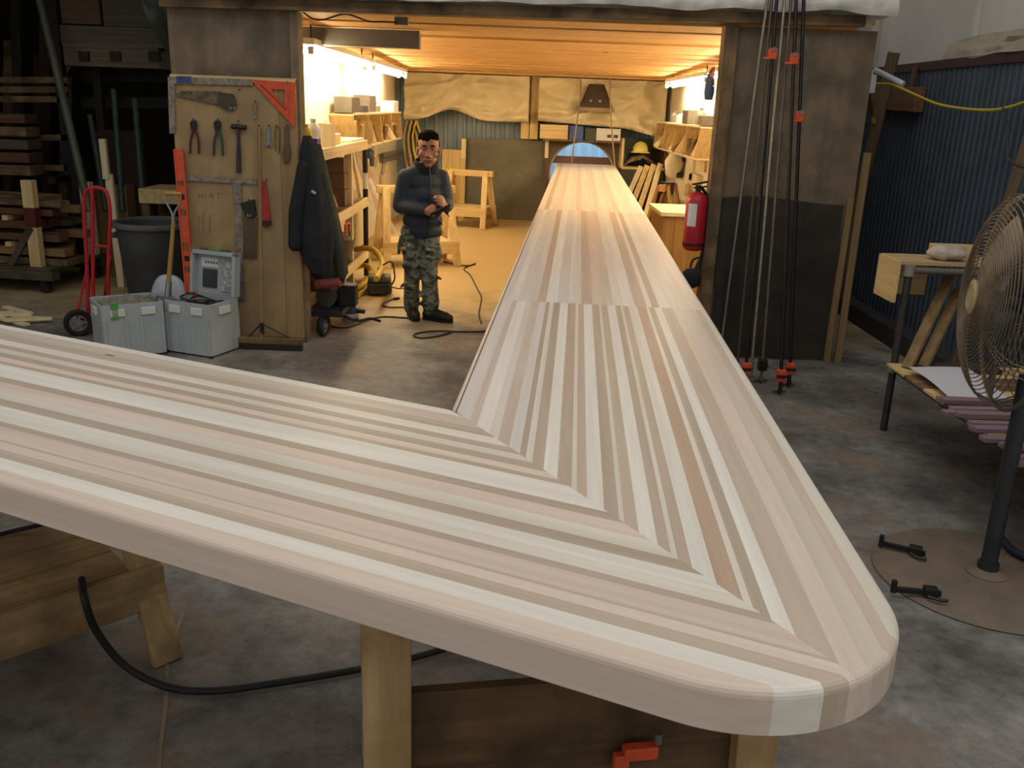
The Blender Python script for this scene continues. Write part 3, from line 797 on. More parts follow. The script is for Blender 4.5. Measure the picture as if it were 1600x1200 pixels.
for side in (1, -1):
    for k in range(24 if side > 0 else 14):
        rr = 0.075 + (FR-0.085)*(k/(24 if side > 0 else 14))
        MB().tube([gp(side, rr, 2*math.pi*i/40) for i in range(40)], 0.0024, 4, True).build('guard_ring', FW, t, smooth=True)
    for i in range(6):
        for e in (-0.07, 0.0, 0.07):
            a0 = 2*math.pi*i/6 + math.pi/2
            MB().tube([gp(side, 0.06 + (FR-0.06)*k/10, a0 + e*k/10) - fax*0.004*side for k in range(11)], 0.0032, 5).build('guard_rib', FW, t, smooth=True)
M = Matrix.Translation(hub_c + fax*(FD-0.004)) @ fax.to_track_quat('Z', 'Y').to_matrix().to_4x4()
MB().lathe([(0.068, 0), (0.07, 0.01), (0.05, 0.016), (0.048, 0.013), (0.0, 0.013)], 32, M, cap=False).build('hub_badge', pm('hub_tan', '#a79878', 0.5, 0.2), t, smooth=True)
M2 = Matrix.Translation(hub_c - fax*0.30) @ fax.to_track_quat('Z', 'Y').to_matrix().to_4x4()
MB().lathe([(0.0, 0), (0.085, 0.0), (0.095, 0.03), (0.095, 0.22), (0.06, 0.26), (0.03, 0.34), (0.0, 0.34)], 28, M2, cap=False).build('motor', FM, t, smooth=True)
for k in range(3):
    a0 = 2*math.pi*k/3 + 0.5
    def bl(u, v, a0=a0):
        r = 0.05 + 0.34*u; wv = 0.10 + 0.35*math.sin(u*2.4)
        a = a0 + (v-0.5)*wv*2.2
        return hub_c + fax*(0.03 + 0.05*(v-0.5)*2*(1-0.4*u)) + (fsx*math.cos(a) + fup*math.sin(a))*r
    MB().sheet(bl, 10, 8, 0.003).build('blade', pm('fan_blade', '#5b5f66', 0.4, 0.6, 0.2), t, smooth=True)
MB().beam(Vector((0, 0, 0.86)), hub_c - fax*0.2, 0.05, 0.05).build('yoke', FM, t, bevel=0.006)
MB().tube(smooth_path([PX(1567, 168, 3.24) - fb, PX(1576, 200, 2.9) - fb, PX(1577, 250, 2.4) - fb, gp(1, FR, math.pi/2) - fax*0.06 + Vector((0, 0, 0.01)), hub_c - fax*0.2 + Vector((0, 0, 0.09))], 6), 0.006, 8).build('power_cord', BLACK, t, smooth=True)
# toggle clamps lying on the base plate
for i, (x, y, a) in enumerate(((1410, 868, -0.5), (1432, 936, -0.12))):
    p = PZ(x, y, 0.0)
    k = thing('spring_clamp', ('black bar clamp lying at the far left rim of the fan base' if i == 0 else 'black bar clamp lying at the near left rim of the fan base'), 'clamp', (p.x, p.y, 0.02), a)
    MB().box((-0.10, -0.008, 0.004), (0.09, 0.008, 0.026)).build('bar', BLACK, k, bevel=0.002)
    MB().box((-0.105, -0.01, 0.0), (-0.085, 0.01, 0.055)).build('fixed_jaw', BLACK, k, bevel=0.003)
    MB().box((0.02, -0.02, 0.0), (0.075, 0.02, 0.04)).build('grip', BLACK, k, bevel=0.006)
    MB().tube([(0.03, -0.03, 0.012), (0.07, -0.055, 0.012), (0.10, -0.05, 0.012)], 0.007, 6).build('trigger', DSTEEL, k, smooth=True)
tag(MB().tube(smooth_path([PZ(1563, 838, 0.045), PZ(1580, 858, 0.045), PZ(1610, 872, 0.045), PZ(1680, 890, 0.02)], 5), 0.017, 10).build('blue_hose', pm('navy_hose', '#232f47', 0.5), smooth=True), 'dark blue hose on the floor behind the fan pole', 'hose')
# plank leaning behind the fan
pa = PX(1600, 235, 3.18); pb_ = PX(1578, 300, 3.10)
dd = (pb_ - pa).normalized()
tag(MB().beam(pa - dd*0.15, Vector((2.95, pb_.y + 0.05, 0.0)), 0.09, 0.04, (-1, 0.2, 0)).build('plank', wood('grey_brown_plank', '#7b6650', '#5c4b39', 0.75)), 'tan plank leaning on the blue wall behind the fan', 'plank')

# ------------------------------------------------------------------ tool board on the left partition
TBY = 6.955     # front face of the tool board
tl, tr, bl_, br = PY(262, 116, TBY), PY(463, 124, TBY), PY(303, 533, TBY), PY(473, 538, TBY)
BX0, BX1 = -2.575, -1.66
t = thing('tool_board', 'tan plywood tool board leaning on the left partition', 'board', ((BX0+BX1)/2, TBY+0.02, 0))
o_ = Vector(((BX0+BX1)/2, TBY+0.02, 0))
TB = wood('tool_board_ply', '#ab9269', '#9a8057', 0.75, dens=0.3, dirt='#8f7858')
MB().box(Vector((BX0, TBY, 0.05))-o_, Vector((BX1-0.13, TBY+0.03, 1.985))-o_).build('panel', TB, t, bevel=0.003)
MB().box(Vector((BX1-0.128, TBY-0.004, 0.05))-o_, Vector((BX1, TBY+0.035, 1.985))-o_).build('edge_plank', wood('edge_plank_ply', '#a0835c', '#8a6d48', 0.75, dens=0.4), t, bevel=0.003)
MB().box(Vector((BX0, TBY-0.008, 1.965))-o_, Vector((BX1, TBY+0.035, 1.995))-o_).build('top_strip', PINE, t, bevel=0.003)
MB().box(Vector((BX0, TBY-0.01, 0.0))-o_, Vector((BX1, TBY+0.035, 0.05))-o_).build('bottom_strip', OLDW, t, bevel=0.003)
pen = pm('pencil_grey', '#76603f', 0.8)
def px(x, y, d=0.0): return PY(x, y, TBY - d)
g = MB()
for (a, b) in (((311, 302), (311, 310)), ((317, 302), (317, 310)), ((311, 306), (317, 306)), ((322, 302), (322, 310)), ((328, 302), (328, 309)), ((328, 302), (333, 310)), ((333, 302), (333, 310)), ((337, 302), (346, 302)), ((341, 302), (341, 312)),
               ((311, 338), (310, 366)), ((318, 330), (317, 362)), ((329, 335), (327, 365))):
    pa, pb_ = px(*a, 0.0015), px(*b, 0.0015)
    g.beam(pa-o_, pb_-o_, 0.0035, 0.001, (0, 1, 0))
g.build('pencil_marks', pen, t)
# nails that carry the tools are part of the board
for (x, y) in ((303, 186), (341, 186), (373, 189), (400, 158), (421, 196), (450, 196), (375, 140), (300, 145), (381, 285), (417, 281), (389, 312), (285, 120), (450, 128), (405, 196), (432, 196)):
    p = px(x, y); MB().cyl(p-o_, p-o_+Vector((0, -0.03, 0)), 0.004, None, 6).build('nail', DSTEEL, t)

RUST = pm('rusty_blade', '#7b6a56', 0.55, 0.4, 0.4, 25, col2='#4d4034')
GRYT = pm('worn_aluminium', '#9b9082', 0.5, 0.4, 0.35, 30, col2='#6e665b')
def flat(name, poly, mat, d0, d1, parent=None, bevel=0.0015):
    """outline given in picture points on the board's plane, with real thickness"""
    m_ = MB(); P = [px(x, y, 0) for x, y in poly]; n = len(P)
    vs_ = [p + Vector((0, -d0, 0)) for p in P] + [p + Vector((0, -d1, 0)) for p in P]
    if parent is not None: vs_ = [v_ - parent.location for v_ in vs_]
    m_.add(vs_, [tuple(range(n)), tuple(reversed(range(n, 2*n)))] + [(i, i+n, (i+1) % n + n, (i+1) % n) for i in range(n)])
    return m_.build(name, mat, parent, bevel=bevel)
def hung(name, label, cat, at, group=None):
    return thing(name, label, cat, px(*at, 0), 0, group)
# framing square
q = hung('framing_square', 'worn framing square with blue tape across the top of the tool board', 'square', (268, 130))
flat('blade', [(274, 120), (396, 124), (396, 134), (274, 131)], GRYT, 0.012, 0.017, q)
flat('tongue', [(263, 120), (274, 120), (274, 131), (275, 208), (266, 209)], GRYT, 0.012, 0.017, q)
flat('blue_tape', [(277, 119), (300, 119.6), (300, 130.5), (277, 130)], pm('blue_tape', '#3c4b7c', 0.6), 0.0165, 0.0195, q)
# speed square
q = hung('speed_square', 'orange plastic rafter square at the top right of the tool board', 'square', (450, 140))
m_ = MB()
def tri(outer, inner, d0, d1):
    n = 3; P = [px(*p) - q.location for p in outer + inner]
    vs_ = [p + Vector((0, -d0, 0)) for p in P] + [p + Vector((0, -d1, 0)) for p in P]
    fs = []
    for i in range(3):
        j = (i+1) % 3
        fs += [(i, j, 3+j, 3+i), (6+i, 9+i, 9+j, 6+j), (i, 6+i, 6+j, j), (3+i, 3+j, 9+j, 9+i)]
    return MB().add(vs_, fs)
tri([(392, 124), (463, 129), (460, 198)], [(424, 139.5), (446, 140.5), (445, 166)], 0.012, 0.020).build('body', ORANGE, q, bevel=0.002)
flat('fence', [(455, 129), (463, 129), (460, 198), (453, 190)], ORANGE, 0.005, 0.032, q)
flat('groove', [(406, 132), (409, 131), (449, 170), (448, 173)], pm('dark_orange', '#9c3a22', 0.6), 0.0195, 0.0208, q, 0)
# hand saw
q = hung('hand_saw', 'rusty hand saw with a broken dark handle near the top of the tool board', 'saw', (325, 155))
flat('blade', [(277, 147), (284, 142), (346, 143), (343, 165), (320, 160), (278, 151)], RUST, 0.012, 0.014, q, 0)
flat('handle', [(344, 144), (366, 147), (371, 163), (368, 172), (356, 172), (342, 164)], pm('dark_handle', '#4f4336', 0.6, 0, 0.4, 30), 0.008, 0.026, q, 0.003)
for p in ((362, 169), (368, 169)):
    flat('bolt', [(p[0]-1.6, p[1]-2), (p[0]+1.6, p[1]-2), (p[0]+1.6, p[1]+2), (p[0]-1.6, p[1]+2)], STEEL, 0.0255, 0.029, q, 0)
# pliers
def pliers(label, x, y0, y1, hc, hc2):
    q = hung('pliers', label, 'pliers', (x, y0+20))
    w_ = (y1-y0)
    flat('jaws', [(x-6, y0+5), (x-3, y0), (x+4, y0), (x+6, y0+6), (x+4, y0+0.32*w_), (x-3, y0+0.32*w_)], STEEL if hc == RED else DSTEEL, 0.012, 0.026, q, 0.003)
    for s_, m2 in ((-1, hc), (1, hc2)):
        a = px(x + s_*2, y0+0.30*w_, 0.019) - q.location; b = px(x + s_*6, y0+0.6*w_, 0.019) - q.location; c = px(x + s_*7, y1, 0.019) - q.location
        MB().tube(smooth_path([a, b, c], 4), 0.009, 8).build('handle', m2, q, smooth=True)
pliers('pliers with dark red handles on the tool board', 304, 188, 240, pm('dark_red_grip', '#5a2a26', 0.5), pm('dark_red_grip', '#5a2a26', 0.5))
pliers('open pliers with blue-grey and green handles on the tool board', 341, 188, 243, pm('slate_grip', '#3d4146', 0.5), pm('green_grip', '#2f5247', 0.5))
# hammer
q = hung('hammer', 'claw hammer with a dark purple handle on the tool board', 'hammer', (373, 200))
hd = pm('hammer_head', '#3f3a3a', 0.4, 0.7)
MB().tube([px(361, 198, 0.03)-q.location, px(368, 199, 0.03)-q.location], [0.013, 0.016], 10).build('claw', hd, q, smooth=True)
MB().tube([px(361, 195, 0.03)-q.location, px(373, 198, 0.03)-q.location, px(378, 199, 0.03)-q.location], [0.006, 0.02, 0.017], 10).build('head', hd, q, smooth=True)
MB().tube([px(377, 199, 0.03)-q.location, px(385, 199, 0.03)-q.location], 0.017, 10).build('face', hd, q, smooth=True)
MB().tube([px(372, 198, 0.03)-q.location, px(373, 225, 0.028)-q.location, px(373, 240, 0.026)-q.location, px(373, 270, 0.026)-q.location], [0.012, 0.013, 0.016, 0.019], 10).build('handle', pm('purple_grip', '#3f3343', 0.5), q, smooth=True)
# small spanner, chisel, blue spanner, paper clip hook, brown scraper
q = hung('spanner', 'tiny spanner hanging above the hammer on the tool board', 'wrench', (400, 170))
flat('shank', [(398.6, 166), (401, 166), (400.8, 182), (398.8, 182)], GRYT, 0.012, 0.018, q, 0)
flat('head', [(397, 160), (403, 160), (403.5, 164), (401, 167), (398.5, 167), (396.5, 164)], GRYT, 0.011, 0.019, q)
flat('ring', [(397.5, 181), (402, 181), (402.5, 185), (397.5, 186)], GRYT, 0.011, 0.019, q)
q = hung('blue_spanner', 'pale blue spanner on the tool board', 'wrench', (421, 210))
bs = pm('blue_grey_steel', '#7e8c9a', 0.45, 0.4)
flat('shank', [(418, 197), (423, 197), (423, 222), (418.5, 222)], bs, 0.012, 0.02, q)
flat('jaw', [(418, 221), (424, 221), (427, 227), (424, 230), (422, 226), (419, 229), (416, 226)], bs, 0.011, 0.021, q)
q = hung('wire_hook', 'bent wire hook hanging on the tool board', 'hook', (433, 220))
MB().tube(smooth_path([px(431, 236, 0.012)-q.location, px(430, 205, 0.012)-q.location, px(433, 198, 0.012)-q.location, px(437, 204, 0.012)-q.location, px(436, 240, 0.012)-q.location], 4), 0.004, 6).build('wire', RUST, q, smooth=True)
q = hung('scraper', 'brown wooden scraper with a rounded end on the tool board', 'scraper', (449, 225))
flat('handle', [(446, 197), (452, 198), (453, 226), (445, 226)], pm('brown_wood_handle', '#6e553d', 0.6), 0.010, 0.024, q, 0.003)
flat('body', [(444, 226), (454, 226), (456, 240), (453, 254), (445, 254), (442, 242)], pm('brown_wood_dark', '#644c37', 0.6), 0.009, 0.026, q, 0.003)
# T-square
q = hung('t_square', 'speckled grey T-square hanging in the middle of the tool board', 'T-square', (371, 285))
flat('crossbar', [(292, 274), (403, 280), (403, 288), (292, 282)], GRYT, 0.013, 0.018, q, 0)
flat('blade', [(365, 279), (377, 279.5), (384, 470), (373, 470)], GRYT, 0.009, 0.0125, q, 0)
# black-handled saw
q = hung('panel_saw', 'black-handled saw hanging under the T-square', 'saw', (388, 330))
SB = pm('brown_steel_blade', '#6a5a45', 0.45, 0.5, 0.25, 12)
flat('blade', [(382, 335), (403, 340), (402, 404), (382, 402)], SB, 0.014, 0.016, q, 0)
flat('handle', [(376, 317), (399, 311), (402, 336), (395, 341), (384, 338), (383, 330)], pm('black_green_grip', '#23261f', 0.5), 0.008, 0.03, q, 0.004)
for p in ((389, 336), (393, 336)):
    flat('bolt', [(p[0]-1.4, p[1]-2), (p[0]+1.4, p[1]-2), (p[0]+1.4, p[1]+2), (p[0]-1.4, p[1]+2)], STEEL, 0.0295, 0.033, q, 0)
# red handled tool
q = hung('red_saw', 'tool with a bright red handle on the right of the tool board', 'saw', (417, 310))
flat('handle', [(411, 283), (416, 282), (419, 300), (424, 338), (422, 346), (413, 346), (412, 310)], pm('bright_red_grip', '#c23a3c', 0.5), 0.010, 0.034, q, 0.004)
flat('collar', [(411, 344), (424, 343), (426, 350), (418, 354), (411, 352)], DARKW[0], 0.008, 0.036, q, 0.003)
# long broom leaning on the board
hb = PZ(423, 546, 0)
t = thing('push_broom', 'push broom with a long wooden handle leaning on the tool board', 'broom', (hb.x, hb.y, 0))
ho = Vector((hb.x, hb.y, 0))
MB().box((-0.27, -0.03, 0.045), (0.25, 0.03, 0.095)).build('head', OLDW, t, bevel=0.008)
for k in range(3):
    MB().box((-0.265, -0.028 + 0.019*k, 0.0), (0.245, -0.012 + 0.019*k, 0.05)).build('bristle_row', pm('dark_bristle', '#2f2a24', 0.9, 0, 0.4, 60), t)
jt = PY(409, 507, hb.y) - ho
MB().tube([PY(408, 528, hb.y-0.01) - ho, jt, PY(405, 200, TBY-0.02) - ho], 0.0125, 10).build('handle', wood('broom_handle', '#9a7a55', '#7c5f3e', 0.6), t, smooth=True)
for s_ in (-0.17, 0.16):
    MB().tube([jt + Vector((0, -0.01, 0.01)), Vector((s_, 0.0, 0.09))], 0.006, 6).build('brace', DSTEEL, t)
MB().cbox(jt + Vector((0, 0, -0.03)), (0.03, 0.035, 0.09)).build('socket', DSTEEL, t, bevel=0.004)
# orange level
a = PY(279, 233, 6.92); b = PZ(305, 480, 0.0); b = PY(299, 470, 6.86)
t = thing('spirit_level', 'tall orange spirit level leaning on the left edge of the tool board', 'level', (b.x, b.y, 0))
lo = Vector((b.x, b.y, 0)); b.z = 0.0
dl = (a-b); Ln = dl.length; dl.normalize()
Mx = Matrix.Translation(b - lo) @ Matrix((Vector((1, 0, 0)), dl.cross(Vector((1, 0, 0))).normalized(), dl)).transposed().to_4x4()
wl = 0.03
for s_ in (-1, 1): MB().box((s_*wl-0.006, -0.014, 0), (s_*wl+0.006, 0.014, Ln), Mx).build('rail', ORANGE, t, bevel=0.002)
zs = [0.0, 0.09, 0.14, 0.36, 0.40, 0.55, 0.60, 0.72, 0.78, 0.98, 1.03, 1.2, 1.24, Ln]
for i in range(0, len(zs)-1, 2):
    if zs[i] < Ln: MB().box((-wl, -0.008, zs[i]), (wl, 0.008, min(zs[i+1], Ln)), Mx).build('web', ORANGE, t)
for z in (0.11, 0.66, 1.12):
    MB().box((-0.018, -0.011, z-0.02), (0.018, 0.011, z+0.02), Mx).build('vial', BLACK, t, bevel=0.003)

# ------------------------------------------------------------------ jackets on the jamb
def jacket(name, label, mat, top, pts, fold, seed, mat2=None):
    """pts: (z from hook, half width x, half depth y, shift x)"""
    t = thing(name, label, 'jacket', top)
    def surf(u, v):
        k = v*(len(pts)-1); i = min(int(k), len(pts)-2); f = k-i; f = f*f*(3-2*f)
        z, wx, wy, sx = [pts[i][j]*(1-f)+pts[i+1][j]*f for j in range(4)]
        a = u*2*math.pi
        r = 1 + fold*v*math.sin(a*5 + seed + v*2) + 0.18*nz3(math.cos(a)*1.5+seed, math.sin(a)*1.5, v*4)
        return (sx + wx*r*math.cos(a), wy*r*math.sin(a), z)
    MB().sheet(surf, 44, 26, 0.003).build('body', mat, t, smooth=True)
    return t, surf
BJ = pm('black_cloth', '#23262a', 0.9, 0, 0.3, 14)
OJ = pm('olive_cloth', '#40433a', 0.9, 0, 0.3, 14)
top = PY(484, 212, 6.93)
t, sf = jacket('black_jacket', 'black jacket hanging on the left jamb of the opening', BJ, top, [(0.0, 0.03, 0.03, -0.02), (-0.12, 0.06, 0.06, -0.01), (-0.45, 0.11, 0.08, 0.0), (-0.72, 0.145, 0.09, 0.0), (-0.90, 0.12, 0.08, 0.03), (-1.02, 0.07, 0.06, 0.06)], 0.06, 0.4)
MB().limb([Vector((-0.04, -0.06, -0.22)), Vector((-0.10, -0.08, -0.55)), Vector((-0.12, -0.07, -0.80))], [0.045, 0.055, 0.05]).build('sleeve', BJ, t, smooth=True)
MB().cbox((0.04, -0.10, -0.40), (0.035, 0.008, 0.018), (0, 0.5, 0)).build('badge', pm('badge_silver', '#b9bcc0', 0.4), t)
top2 = PY(501, 225, 7.36)
t, sf = jacket('olive_jacket', 'long olive-grey coat hanging behind the black jacket', OJ, top2, [(0.0, 0.03, 0.03, -0.03), (-0.15, 0.06, 0.06, -0.02), (-0.55, 0.12, 0.09, 0.0), (-0.85, 0.155, 0.11, 0.03), (-1.02, 0.15, 0.11, 0.05), (-1.10, 0.12, 0.09, 0.06)], 0.08, 2.2)
MB().limb([Vector((0.03, -0.07, -0.25)), Vector((0.10, -0.10, -0.65)), Vector((0.15, -0.09, -0.9)), Vector((0.16, -0.08, -1.02))], [0.045, 0.055, 0.05, 0.04]).build('sleeve', OJ, t, smooth=True)

# ------------------------------------------------------------------ totes, bag, shovel
TOTE = pm('pale_grey_plastic', '#a9b0b3', 0.5, 0, 0.1, 5)
def tote(label, loc, rz, sx, sy, h):
    t = thing('storage_tote', label, 'storage box', loc, rz)
    th = 0.012
    MB().box((-sx, -sy, 0.012), (sx, sy, 0.03)).build('floor_panel', TOTE, t)
    for s_ in (-1, 1):
        MB().box((-sx, s_*sy - th/2, 0.012), (sx, s_*sy + th/2, h)).build('side', TOTE, t, bevel=0.003)
        MB().box((s_*sx - th/2, -sy, 0.012), (s_*sx + th/2, sy, h)).build('side', TOTE, t, bevel=0.003)
    for s_ in (-1, 1):
        for x in (-0.5, 0.5):
            MB().box((x*sx-0.05, s_*(sy+0.012)-0.008, h-0.085), (x*sx+0.05, s_*(sy+0.012)+0.008, h-0.03)).build('latch', WHITE, t, bevel=0.004)
        for x in (-0.95, -0.25, 0.25, 0.95):
            MB().box((x*sx-0.012, s_*(sy+0.008)-0.004, 0.02), (x*sx+0.012, s_*(sy+0.008)+0.004, h-0.1)).build('rib', TOTE, t, bevel=0.002)
    for s_ in (-1, 1):
        MB().box((s_*(sx+0.012)-0.008, -0.06, h-0.09), (s_*(sx+0.012)+0.008, 0.06, h-0.035)).build('latch', WHITE, t, bevel=0.004)
        for x in (-1, 1): MB().box((s_*sx-0.02*0.6, x*sy-0.012, 0.0), (s_*sx+0.02*0.6, x*sy+0.012, 0.014)).build('foot', BLACK, t)
    return t
pr = PZ(318, 548, 0); T2_ = tote('pale grey storage box with its lid open, full of black cables', (pr.x, pr.y+0.02, 0), -0.36, 0.20, 0.165, 0.40)
# lid with foam pockets
lid = thing('lid_holder', '', '', (0, 0, 0)); bpy.data.objects.remove(lid)
Lm = Matrix.Translation((0, 0.172, 0.40)) @ Euler((-0.12, 0, 0)).to_matrix().to_4x4()
LID = MB().box((-0.205, 0.0, 0.0), (0.205, 0.02, 0.33), Lm).build('lid', TOTE, T2_, bevel=0.004)
MB().box((-0.205, -0.055, 0.30), (0.205, 0.0, 0.33), Lm).build('lid_rim', TOTE, LID, bevel=0.003)
MB().box((-0.205, -0.055, 0.0), (-0.18, 0.0, 0.33), Lm).build('lid_rim', TOTE, LID, bevel=0.003)
MB().box((0.18, -0.055, 0.0), (0.205, 0.0, 0.33), Lm).build('lid_rim', TOTE, LID, bevel=0.003)
MB().box((-0.12, -0.012, 0.05), (0.01, 0.001, 0.19), Lm).build('pocket', pm('dark_recess', '#3a3f42', 0.6), LID, bevel=0.003)
MB().box((0.06, -0.012, 0.03), (0.165, 0.001, 0.27), Lm).build('printed_card', pm('printed_card', '#6d7478', 0.6, 0, 0.6, 40, col2='#c3c6c6'), LID)
MB().box((-0.14, -0.03, 0.335), (0.13, 0.0, 0.345), Lm).build('sticker_strip', pm('speckled_strip', '#565f4f', 0.6, 0, 0.6, 60), LID)
MB().box((-0.05, -0.032, 0.336), (0.05, 0.002, 0.347), Lm).build('green_sticker', pm('green_sticker', '#58a341', 0.6), LID)
g = MB().box((-0.135, -0.008, 0.205), (0.02, 0.0, 0.275), Lm).build('white_label', WHITE, LID)
for k in range(5):
    MB().box((-0.10 + 0.025*k, -0.0105, 0.232), (-0.085 + 0.025*k, -0.0078, 0.25), Lm).build('label_print', pm('grey_print', '#77787a', 0.6), LID)
for k in range(4):
    r_ = 0.10 + 0.01*k
    c = Vector((0.04*(-1)**k, 0.02*(-1)**k, 0.355 + 0.012*k))
    tag(MB().tube([Vector((pr.x, pr.y+0.02, 0)) + Euler((0, 0, -0.36)).to_matrix() @ (c + Vector((r_*math.cos(a)*1.1, r_*math.sin(a)*0.85, 0.02*math.sin(2*a+k)))) for a in [2*math.pi*i/28 for i in range(28)]], 0.006, 6, True).build('cable_coil', BLACK, smooth=True), 'coil of black cable inside the open storage box, %s from the bottom' % ORD[k], 'cable', 'cables in the open storage box')
tag(MB().box(Vector((pr.x-0.14, pr.y-0.08, 0.032)), Vector((pr.x+0.14, pr.y+0.12, 0.32))).build('power_tool_case', pm('black_plastic_case', '#2a2c2e', 0.5), bevel=0.01), 'dark tool case filling the open storage box under the cables', 'case')
pl = PZ(200, 552, 0); T1_ = tote('pale grey storage box heaped with wood shavings and a green tag', (pl.x, pl.y+0.05, 0), 0.62, 0.21, 0.18, 0.40)
MB().box((-0.15, -0.2, 0.30), (-0.10, -0.185, 0.42)).build('green_tag', pm('green_sticker', '#58a341', 0.6), T1_, bevel=0.004)
def heap(u, v):
    x, y = (u-0.5)*0.39, (v-0.5)*0.33
    e = max(abs(u-0.5), abs(v-0.5))*2
    return (x, y, 0.36 + 0.055*(1-e) + 0.045*nz3(x*22, y*22, 3) * (1-e**4))
q_ = MB().sheet(heap, 30, 26, 0.01)
Mr = Matrix.Translation((pl.x, pl.y+0.05, 0)) @ Euler((0, 0, 0.62)).to_matrix().to_4x4()
q_.v = [Mr @ p for p in q_.v]
tag(q_.build('wood_scraps', pm('grey_scraps', '#8f877b', 0.8, 0, 0.5, 40, bump=0.4)), 'heap of grey wood scraps filling the left storage box', 'scraps', kind='stuff')
# shovel
st = PY(268, 303, 6.62); sb = PZ(258, 548, 0.0)
t = thing('shovel', 'short shovel with a steel D-handle standing behind the storage boxes', 'shovel', (sb.x, 6.62, 0))
so = Vector((sb.x, 6.62, 0))
top_ = PY(271, 345, 6.62)-so; bot_ = PY(263, 448, 6.62)-so
MB().tube([top_, bot_], [0.014, 0.019], 12).build('shaft', wood('ash_handle', '#b1904f', '#937338', 0.5), t, smooth=True)
SHS = pm('bright_steel', '#a6a8a8', 0.3, 0.8, 0.2, 10)
MB().tube(smooth_path([PY(259, 304, 6.62)-so, PY(261, 318, 6.62)-so, PY(268, 332, 6.62)-so, PY(270.5, 348, 6.62)-so], 5), [0.008]*15+[0.012], 8).build('d_grip_arm', SHS, t, smooth=True)
MB().tube(smooth_path([PY(283, 304, 6.62)-so, PY(281, 318, 6.62)-so, PY(273, 332, 6.62)-so, PY(270.5, 348, 6.62)-so], 5), [0.008]*15+[0.012], 8).build('d_grip_arm', SHS, t, smooth=True)
MB().cyl(PY(258, 302, 6.62)-so, PY(284, 303, 6.62)-so, 0.014, None, 12).build('d_grip_bar', wood('ash_handle', '#b1904f', '#937338', 0.5), t, smooth=True)
MB().tube([PY(264, 440, 6.62)-so, PY(262, 470, 6.61)-so], [0.021, 0.026], 12).build('socket', SHS, t, smooth=True)
bt = PY(262, 462, 6.61)-so
def blade(u, v):
    w_ = 0.10*(1 - 0.25*max(0, v-0.6)/0.4) if v > 0.05 else 0.085
    x = (u-0.5)*2
    return (bt.x + x*w_, -0.01 - 0.035*(1-x*x) + 0.02*v, bt.z*(1-v) + 0.004*v + 0.012*x*x*v)
MB().sheet(blade, 10, 12, 0.004).build('blade', SHS, t, smooth=True)
# see-through bag
bc = PZ(268, 500, 0.0); bc = Vector((PY(266, 480, 6.87).x, 6.87, 0))
def bagf(u, v):
    a = u*2*math.pi; ph = v*math.pi/2
    r = 1 + 0.07*math.sin(a*6)*math.cos(ph) + 0.08*nz3(math.cos(a)*2, math.sin(a)*2, v*3)
    return (bc.x + 0.175*r*math.cos(ph)**0.7*math.cos(a), bc.y + 0.06*r*math.cos(ph)**0.7*math.sin(a), 0.01 + 0.52*math.sin(ph))
tag(MB().sheet(bagf, 30, 14, 0.003).build('plastic_bag', pm('bluish_plastic_bag', '#b3b8c2', 0.3, 0, 0.2, 8, spec=0.6), smooth=True), 'puffy bluish-white plastic bag behind the storage boxes', 'bag')

# ------------------------------------------------------------------ hand truck
w0 = PZ(124, 520, 0)
t = thing('hand_truck', 'red tubular hand truck standing by the grey bin', 'hand truck', (w0.x, w0.y, 0))
ho = Vector((w0.x, w0.y, 0)); YH = w0.y
def H(x, y, d=0.0): return PY(x, y, YH + d) - ho
rt = 0.015
MB().tube(smooth_path([H(170, 500), H(169, 420), H(172, 340), H(168, 306), H(160, 295), H(143, 294), H(133, 302), H(131, 330), H(136, 420), H(138, 500)], 5), rt, 10).build('side_frame', RED, t, smooth=True)
MB().tube([H(144, 294), H(146, 490)], rt, 10).build('centre_tube', RED, t, smooth=True)
MB().tube([H(143, 383), H(172, 386)], 0.010, 8).build('cross_bar', RED, t, smooth=True)
MB().tube(smooth_path([H(138, 398), H(132, 440), H(123, 480, -0.05), H(122, 497, -0.06)], 4), 0.011, 8).build('wheel_strut', RED, t, smooth=True)
MB().tube(smooth_path([H(172, 400), H(168, 430), H(164, 460, 0.1), H(163, 470, 0.1)], 4), 0.011, 8).build('wheel_strut', RED, t, smooth=True)
MB().tube([H(122, 497, -0.06), H(146, 503, -0.02), H(172, 500, 0.1)], 0.010, 8).build('axle', RED, t, smooth=True)
MB().box(H(133, 512, 0.02) - Vector((0, 0.02, 0)), H(172, 508, 0.02) + Vector((0, 0.16, 0.008))).build('toe_plate', RED, t)
def wheel(c, r, wd, ax, par, tyre, rim, spokes=5):
    c = Vector(c); ax = Vector(ax).normalized()
    M_ = Matrix.Translation(c) @ ax.to_track_quat('Z', 'Y').to_matrix().to_4x4()
    MB().lathe([(r*0.62, -wd*0.4), (r*0.9, -wd*0.5), (r, -wd*0.25), (r, wd*0.25), (r*0.9, wd*0.5), (r*0.62, wd*0.4), (r*0.62, -wd*0.4)], 30, M_, cap=False).build('tyre', tyre, par, smooth=True)
    MB().lathe([(r*0.56, -wd*0.3), (r*0.64, -wd*0.3), (r*0.64, wd*0.3), (r*0.56, wd*0.3), (r*0.56, -wd*0.3)], 26, M_, cap=False).build('rim', rim, par, smooth=True)
    hub = MB().lathe([(r*0.2, -wd*0.55), (r*0.2, wd*0.55)], 16, M_)
    R_ = ax.to_track_quat('Z', 'Y').to_matrix()
    for k in range(spokes):
        a = 2*math.pi*k/spokes
        hub.beam(c + R_ @ Vector((math.cos(a)*r*0.15, math.sin(a)*r*0.15, 0)), c + R_ @ Vector((math.cos(a)*r*0.6, math.sin(a)*r*0.6, 0)), r*0.16, wd*0.4, R_ @ Vector((0, 0, 1)))
    hub.build('spokes', rim, par)
GR = pm('grey_rim', '#8b8d90', 0.5, 0.3)
